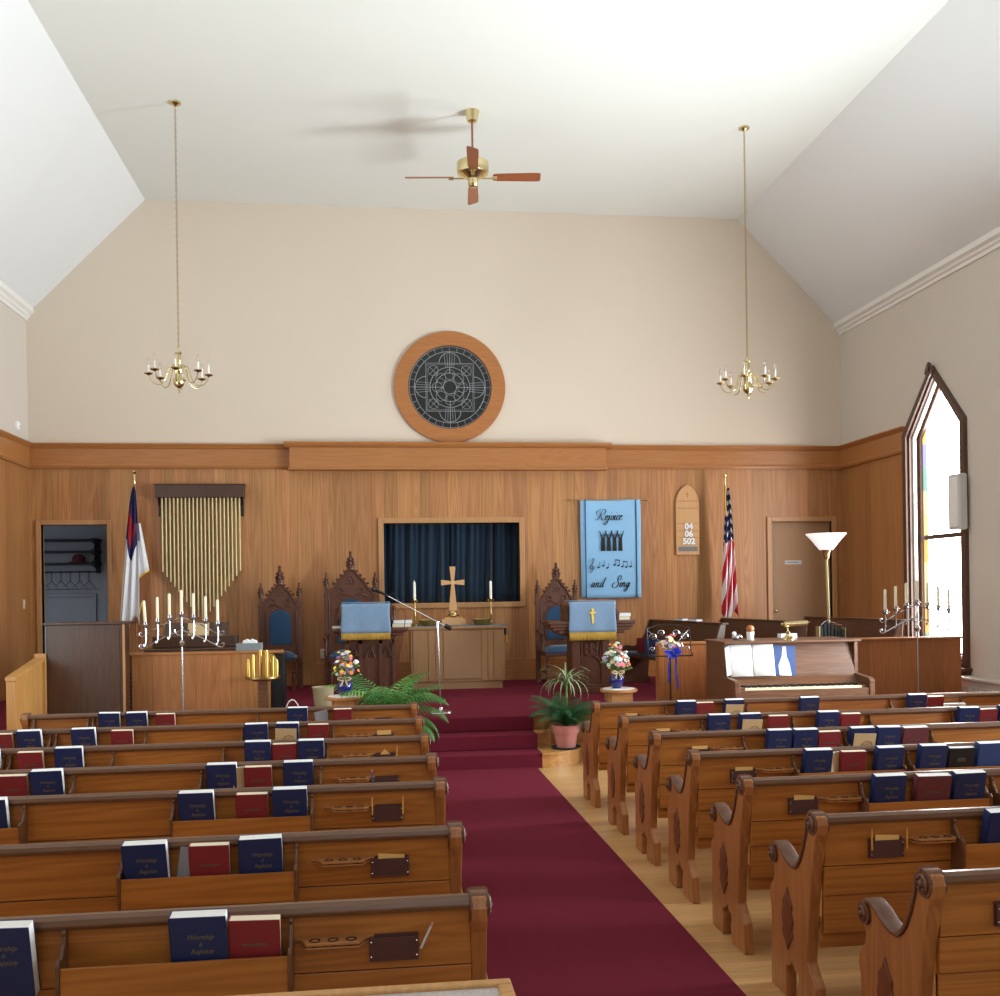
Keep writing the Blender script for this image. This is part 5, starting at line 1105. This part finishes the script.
GL = {'R': (1.75, [[(.75, 1.9), (.6, 1.3), (.3, .3), (0, 0), (-.35, .15)], [(-.35, 1.2), (-.3, 1.8), (.4, 2.2), (1.2, 2.2), (1.5, 1.75), (1.2, 1.25), (.55, 1.1)], [(.6, 1.1), (.95, .5), (1.3, 0), (1.75, .2)]]),
 'e': (.68, [[(.0, .35), (.35, .55), (.5, .85), (.33, 1.02), (.1, .75), (.08, .3), (.3, 0), (.7, .3)]]),
 'j': (.5, [[(0, .6), (.25, 1.0), (.12, .2), (-.1, -.8), (-.4, -1.0), (-.5, -.7), (.05, -.1), (.5, .3)], dot]),
 'o': (.72, [[(.5, .95), (.2, .9), (.05, .4), (.25, 0), (.55, .2), (.6, .75), (.42, .98), (.75, .75)]]),
 'i': (.5, [[(0, .5), (.22, 1), (.1, .3), (.2, 0), (.5, .3)], dot]),
 'c': (.62, [[(.55, .8), (.35, 1.0), (.08, .6), (.12, .1), (.3, 0), (.62, .3)]]),
 'a': (.95, [[(.6, .85), (.3, 1), (.05, .4), (.2, 0), (.5, .4), (.65, .95), (.55, .3), (.65, 0), (.95, .3)]]),
 'n': (.95, [[(0, .6), (.15, 1), (.1, .5), (.05, 0)], [(.08, .4), (.42, 1), (.58, .8), (.5, .25), (.65, 0), (.95, .3)]]),
 'd': (1.0, [[(.6, .85), (.3, 1), (.05, .4), (.2, 0), (.5, .4), (.75, 1.3), (.9, 2.1), (.6, .5), (.68, 0), (1.0, .3)]]),
 'S': (1.35, [[(1.15, 1.5), (1.35, 2.1), (1.0, 2.5), (.65, 2.0), (.75, 1.3), (1.0, .7), (.75, 0), (.2, -.2), (-.25, .3), (.0, .9), (.5, .95)]]),
 'g': (.95, [[(.6, .85), (.3, 1), (.05, .4), (.2, 0), (.5, .4), (.65, .95), (.5, -.3), (.2, -1.0), (-.15, -.8), (.15, -.3), (.95, .35)]])}
t = thing('banner', 'light blue cloth banner with black script and singers on the front panelling', 'banner', (3.57, YF-.05, 1.69))
def bn(u, v): return (-.47+.94*u+.006*math.sin(v*6)*(u-.5), .012*math.sin(u*5+v*2)*(.3+v*.7)-.004, 1.5*(1-v))
MB().grid(bn, 24, 24).build('cloth', 'banner_blue', t, solid=.004)
for x in (-.395, .395): MB().box(x-.007, x+.007, -.022, -.014, .0, 1.5).build('edge_stripe', 'banner_edge', t)
MB().cyl((-.59, .0, 1.49), (.59, .0, 1.49), .009, seg=10).build('rod', 'brass', t)
for s in (-1, 1): MB().ball((s*.60, 0, 1.49), .018, seg=8).build('rod_finial', 'gilt', t)
yb = -.024
g = MB(); script(g, 'Rejoice', -.225, 1.185, .073, yb, .0075); g.build('lettering', 'ink', t)
g = MB(); script(g, 'and', -.325, .165, .07, yb, .0075); g.build('lettering', 'ink', t)
g = MB(); script(g, 'Sing', .02, .165, .07, yb, .0075); g.build('lettering', 'ink', t)
for k in range(4):
    x = -.125+k*.09; g = MB().prism([(x-.035, .715), (x+.032, .715), (x+.026, .88), (x+.022, .925), (x-.022, .925), (x-.028, .88)], 'Y', yb, yb+.004)
    for s in (-1, 1): g.prism([(x+s*.012, .93), (x+s*.024, .90), (x+s*.052, 1.00), (x+s*.060, 1.025), (x+s*.048, 1.022)], 'Y', yb-.001, yb+.003)
    g.ring(circ(x, .955, .020, 12), circ(x, .955, .013, 12), 'Y', yb, yb+.004); g.build('singer_figure', 'ink', t)
g = MB()
cl = sm([(-.335, .0, .405), (-.315, 0, .39), (-.30, 0, .42), (-.30, 0, .53), (-.29, 0, .60), (-.265, 0, .58), (-.30, 0, .52), (-.335, 0, .47), (-.31, 0, .435), (-.27, 0, .45), (-.28, 0, .48), (-.31, 0, .475)], 5); g.tube([(p.x, yb, p.z) for p in cl], .005, 5); g.build('treble_clef', 'ink', t)
def note(x, z, up=.085, beam=None):
    g = MB(); M_ = Matrix.Rotation(-.4, 3, 'Y'); g.ball((x, yb, z), .016, (1.2, .15, .8), 10, M_).box(x+.013, x+.018, yb-.003, yb, z, z+up)
    if beam: g.ball((x+beam, yb, z-.008), .016, (1.2, .15, .8), 10, M_).box(x+beam+.013, x+beam+.018, yb-.003, yb, z-.008, z+up-.008).prism([(x+.013, z+up), (x+beam+.018, z+up-.008), (x+beam+.018, z+up-.022), (x+.013, z+up-.014)], 'Y', yb-.003, yb)
    g.build('music_note', 'ink', t)
note(-.20, .465); note(-.125, .49); note(-.06, .46, .07); note(.05, .50, .085, .06); note(.17, .475, .085, .06); note(.30, .475)
t = thing('hymn_board', 'pointed light oak hymn number board between the banner and the flag', 'hymn board', (4.79, YF-.005, 2.335))
ol = [(-.185, 0), (.185, 0), (.185, .78)] + [(.185-.185*(i/8)**1.25, .78+.30*math.sin(PI/2*(i/8))) for i in range(1, 9)] + [(-.185+.185*((8-i)/8)**1.25 - .0, .78+.30*math.sin(PI/2*((8-i)/8))) for i in range(1, 9)]
ol = [(-.185, 0), (.185, 0), (.185, .78), (.178, .85), (.155, .93), (.12, .99), (.07, 1.045), (0, 1.085), (-.07, 1.045), (-.12, .99), (-.155, .93), (-.178, .85), (-.185, .78)]
MB().prism(ol, 'Y', -.03, 0).build('board', 'balsa', t, bevel=.006)
for z in (.83, .72, .485, .37, .265): MB().box(-.165, .165, -.036, -.03, z-.006, z+.004).build('number_rail', 'oak_trim', t)
for s_, z in (('04', .435), ('06', .32), ('502', .205)): text('hymn_number', s_, .13, 'soft_white', t, (.015, -.040, z), bold=.006, ext=.002); text('number_shadow', s_, .13, 'mid_grey', t, (.022, -.0365, z-.007), bold=.006, ext=.001)
MB().box(-.15, .15, -.036, -.03, .055, .125).build('name_strip', 'mid_grey', t); MB().box(-.006, .006, -.033, -.03, .885, .965).box(-.025, .025, -.033, -.03, .93, .942).build('emblem', 'oak_trim', t)
# ---- flags
def flag(lbl, x, y, zt, zf, zb, mat, fx, lean, wb, grp):
    t = thing('flag', lbl, 'flag', (x, y, 0), 0, grp)
    MB().lathe([(0, PZ), (.13, PZ), (.13, PZ+.03), (.06, PZ+.06), (.02, PZ+.09)], seg=20).build('base', 'old_brass', t)
    MB().cyl((0, 0, PZ+.08), (0, 0, zt-.18), .013, seg=12).build('pole', 'oak_trim', t)
    MB().lathe([(.012, zt-.20), (.02, zt-.18), (.014, zt-.14), (.026, zt-.09), (.012, zt-.05), (.03, zt-.02), (.0, zt+.02)] if mat == 'cross_flag' else [(.012, zt-.20), (.012, zt-.06), (.03, zt-.05), (.035, zt-.02), (.02, zt+.01), (0, zt+.02)], seg=14).build('pole_finial', 'brass', t)
    def f(u, v):
        w_ = .02+wb*v**.6; xx = fx+lean*v+w_*(u-.5)+.0
        return (xx, -.05+.045*(v**.5)*math.sin(u*15+v*2.2)+.01*math.sin(u*31), zf+(zb-zf)*v*(1-.05*math.cos(u*7+1)))
    g = MB().grid(f, 44, 30); uv = []
    for i in range(45):
        for j in range(31):
            u, v = i/44, j/30
            uv.append((.02+.50*u+.55*max(0, v-.42), v) if mat == 'us_flag' else (.06+.36*u, v*.98+.07*math.cos(u*6)))
    g.uv = uv; g.build('flag_cloth', mat, t, solid=.003)
    return t
flag_u = flag('American flag furled on a brass-topped pole near the side door', 5.31, 14.72, 3.56, 3.34, 1.38, 'us_flag', .03, .0, .22, 'flags on poles')
MB().tube([(0, -.03, 3.36), (-.02, -.06, 3.2), (-.015, -.07, 2.9)], .008, 6).build('cord', 'gold_yellow', flag_u)
flag_c = flag('white church flag with blue canton and red cross, beside the left doorway', -3.38, 14.72, 3.60, 3.37, 1.42, 'cross_flag', -.0, -.08, .27, 'flags on poles')
g = MB().grid(lambda u, v: (.04+.03*v+(.05+.10*v)*(u-.2), -.03+.02*math.sin(u*7), 2.85-.75*v+.1*u*v), 8, 10); g.build('second_fold', 'flag_white', flag_c, solid=.003)
MB().grid(lambda u, v: (.07+.15*(u-.2), -.03+.02*math.sin(u*7), 2.10+.1*u-.03*v), 8, 1).build('fringe', 'gold_yellow', flag_c, solid=.004)
g = MB().grid(lambda u, v: (.03+.06*u+.01*v, -.075+.01*math.sin(u*5), 1.52+.22*u-.04*v), 6, 2); g.build('fringe', 'gold_yellow', flag_c, solid=.004)
# ---- chandeliers
def chandelier(lbl, loc, rot):
    t = thing('chandelier', lbl, 'chandelier', loc, rot, 'brass chandeliers')      # origin at the ceiling
    MB().lathe([(.0, 0), (.07, 0), (.065, -.02), (.03, -.035), (.012, -.05), (0, -.05)][::-1], seg=24).build('ceiling_canopy', 'brass', t)
    g = MB(); z = -.05; k = 0
    while z > -2.86:
        pts = []
        for i in range(9): a = 2*PI*i/8; q = (.010*math.cos(a), .022*math.sin(a)); pts.append((q[0], 0, z-.02+q[1]) if k % 2 else (0, q[0], z-.02+q[1]))
        g.tube(pts, .004, 4, cap=False); z -= .038; k += 1
    o = g.build('chain', 'old_brass', t)
    MB().lathe([(0, -3.36), (.012, -3.35), (.010, -3.33), (.022, -3.32), (.05, -3.30), (.066, -3.26), (.062, -3.22), (.035, -3.19), (.03, -3.17), (.045, -3.14), (.05, -3.11), (.03, -3.08), (.02, -3.05), (.028, -3.03), (.028, -2.93), (.036, -2.92), (.03, -2.90), (.01, -2.89), (.006, -2.86)], seg=22).build('body', 'brass', t)
    MB().ball((0, 0, -3.37), .014, seg=8).build('finial', 'brass', t)
    for k in range(8):
        a = 2*PI*k/8; c, s = math.cos(a), math.sin(a)
        P = [(c*r, s*r, z) for r, z in ((.03, -3.12), (.07, -3.07), (.11, -3.09), (.135, -3.18), (.18, -3.27), (.25, -3.29), (.31, -3.24), (.335, -3.18))]
        ar = MB().tube(sm(P, 5), .0058, 7).build('arm', 'brass', t)
        MB().lathe([(.006, -3.19), (.02, -3.18), (.045, -3.17), (.05, -3.162), (.018, -3.165), (.014, -3.15), (0, -3.15)], (c*.335, s*.335, 0), 14).build('drip_pan', 'old_brass', ar)
        MB().cyl((c*.335, s*.335, -3.155), (c*.335, s*.335, -3.065), .0105, seg=10).build('candle_sleeve', 'white_wax', ar)
        MB().lathe([(.007, -3.065), (.017, -3.04), (.015, -3.015), (.005, -2.99), (0, -2.975)], (c*.335, s*.335, 0), 10).build('bulb', 'clear_glass', ar)
    return t
chandelier('brass candle chandelier on a long chain, left of the ceiling fan', (-2.24, 12.0, ZC), .08); chandelier('brass candle chandelier on a long chain, right of the ceiling fan', (4.64, 12.0, ZC-.0), .30)
# ---- ceiling fan
t = thing('ceiling_fan', 'brass ceiling fan with four reddish wooden blades', 'ceiling fan', (1.22, 11.9, ZC))
MB().lathe([(.03, -.13), (.06, -.12), (.085, -.02), (.09, 0)], seg=28).build('canopy', 'brass', t)
MB().cyl((0, 0, -.12), (0, 0, -.62), .0125, seg=12).build('downrod', 'fan_wood', t)
MB().lathe([(.02, -.58), (.05, -.60), (.175, -.61), (.19, -.62), (.19, -.73), (.18, -.75), (.12, -.78), (.08, -.80), (.06, -.81), (.06, -.88), (.045, -.90), (0, -.905)][::-1], seg=40).build('motor_housing', 'brass', t)
for k in range(4):
    a = k*PI/2-.10; Rz = Matrix.Rotation(a, 3, 'Z'); Rp = Matrix.Rotation(R(-17), 3, 'X')
    g = MB().cbox((.18, 0, -.80), (.14, .035, .008)).cbox((.26, 0, -.80), (.06, .09, .006)); g.v = [tuple(Rz @ Vector(v)) for v in g.v]; b_ = g.build('blade_arm', 'brass', t)
    out = [(.24, -.05), (.30, -.062), (.70, -.072), (.79, -.07), (.81, -.055), (.81, .055), (.79, .07), (.70, .072), (.30, .062), (.24, .05)]
    g = MB().prism(out, 'Z', -.004, .004); g.v = [tuple(Rz @ (Rp @ Vector(v)+Vector((0, 0, -.79)))) for v in g.v]; g.build('blade', 'fan_wood', t, bevel=.002)
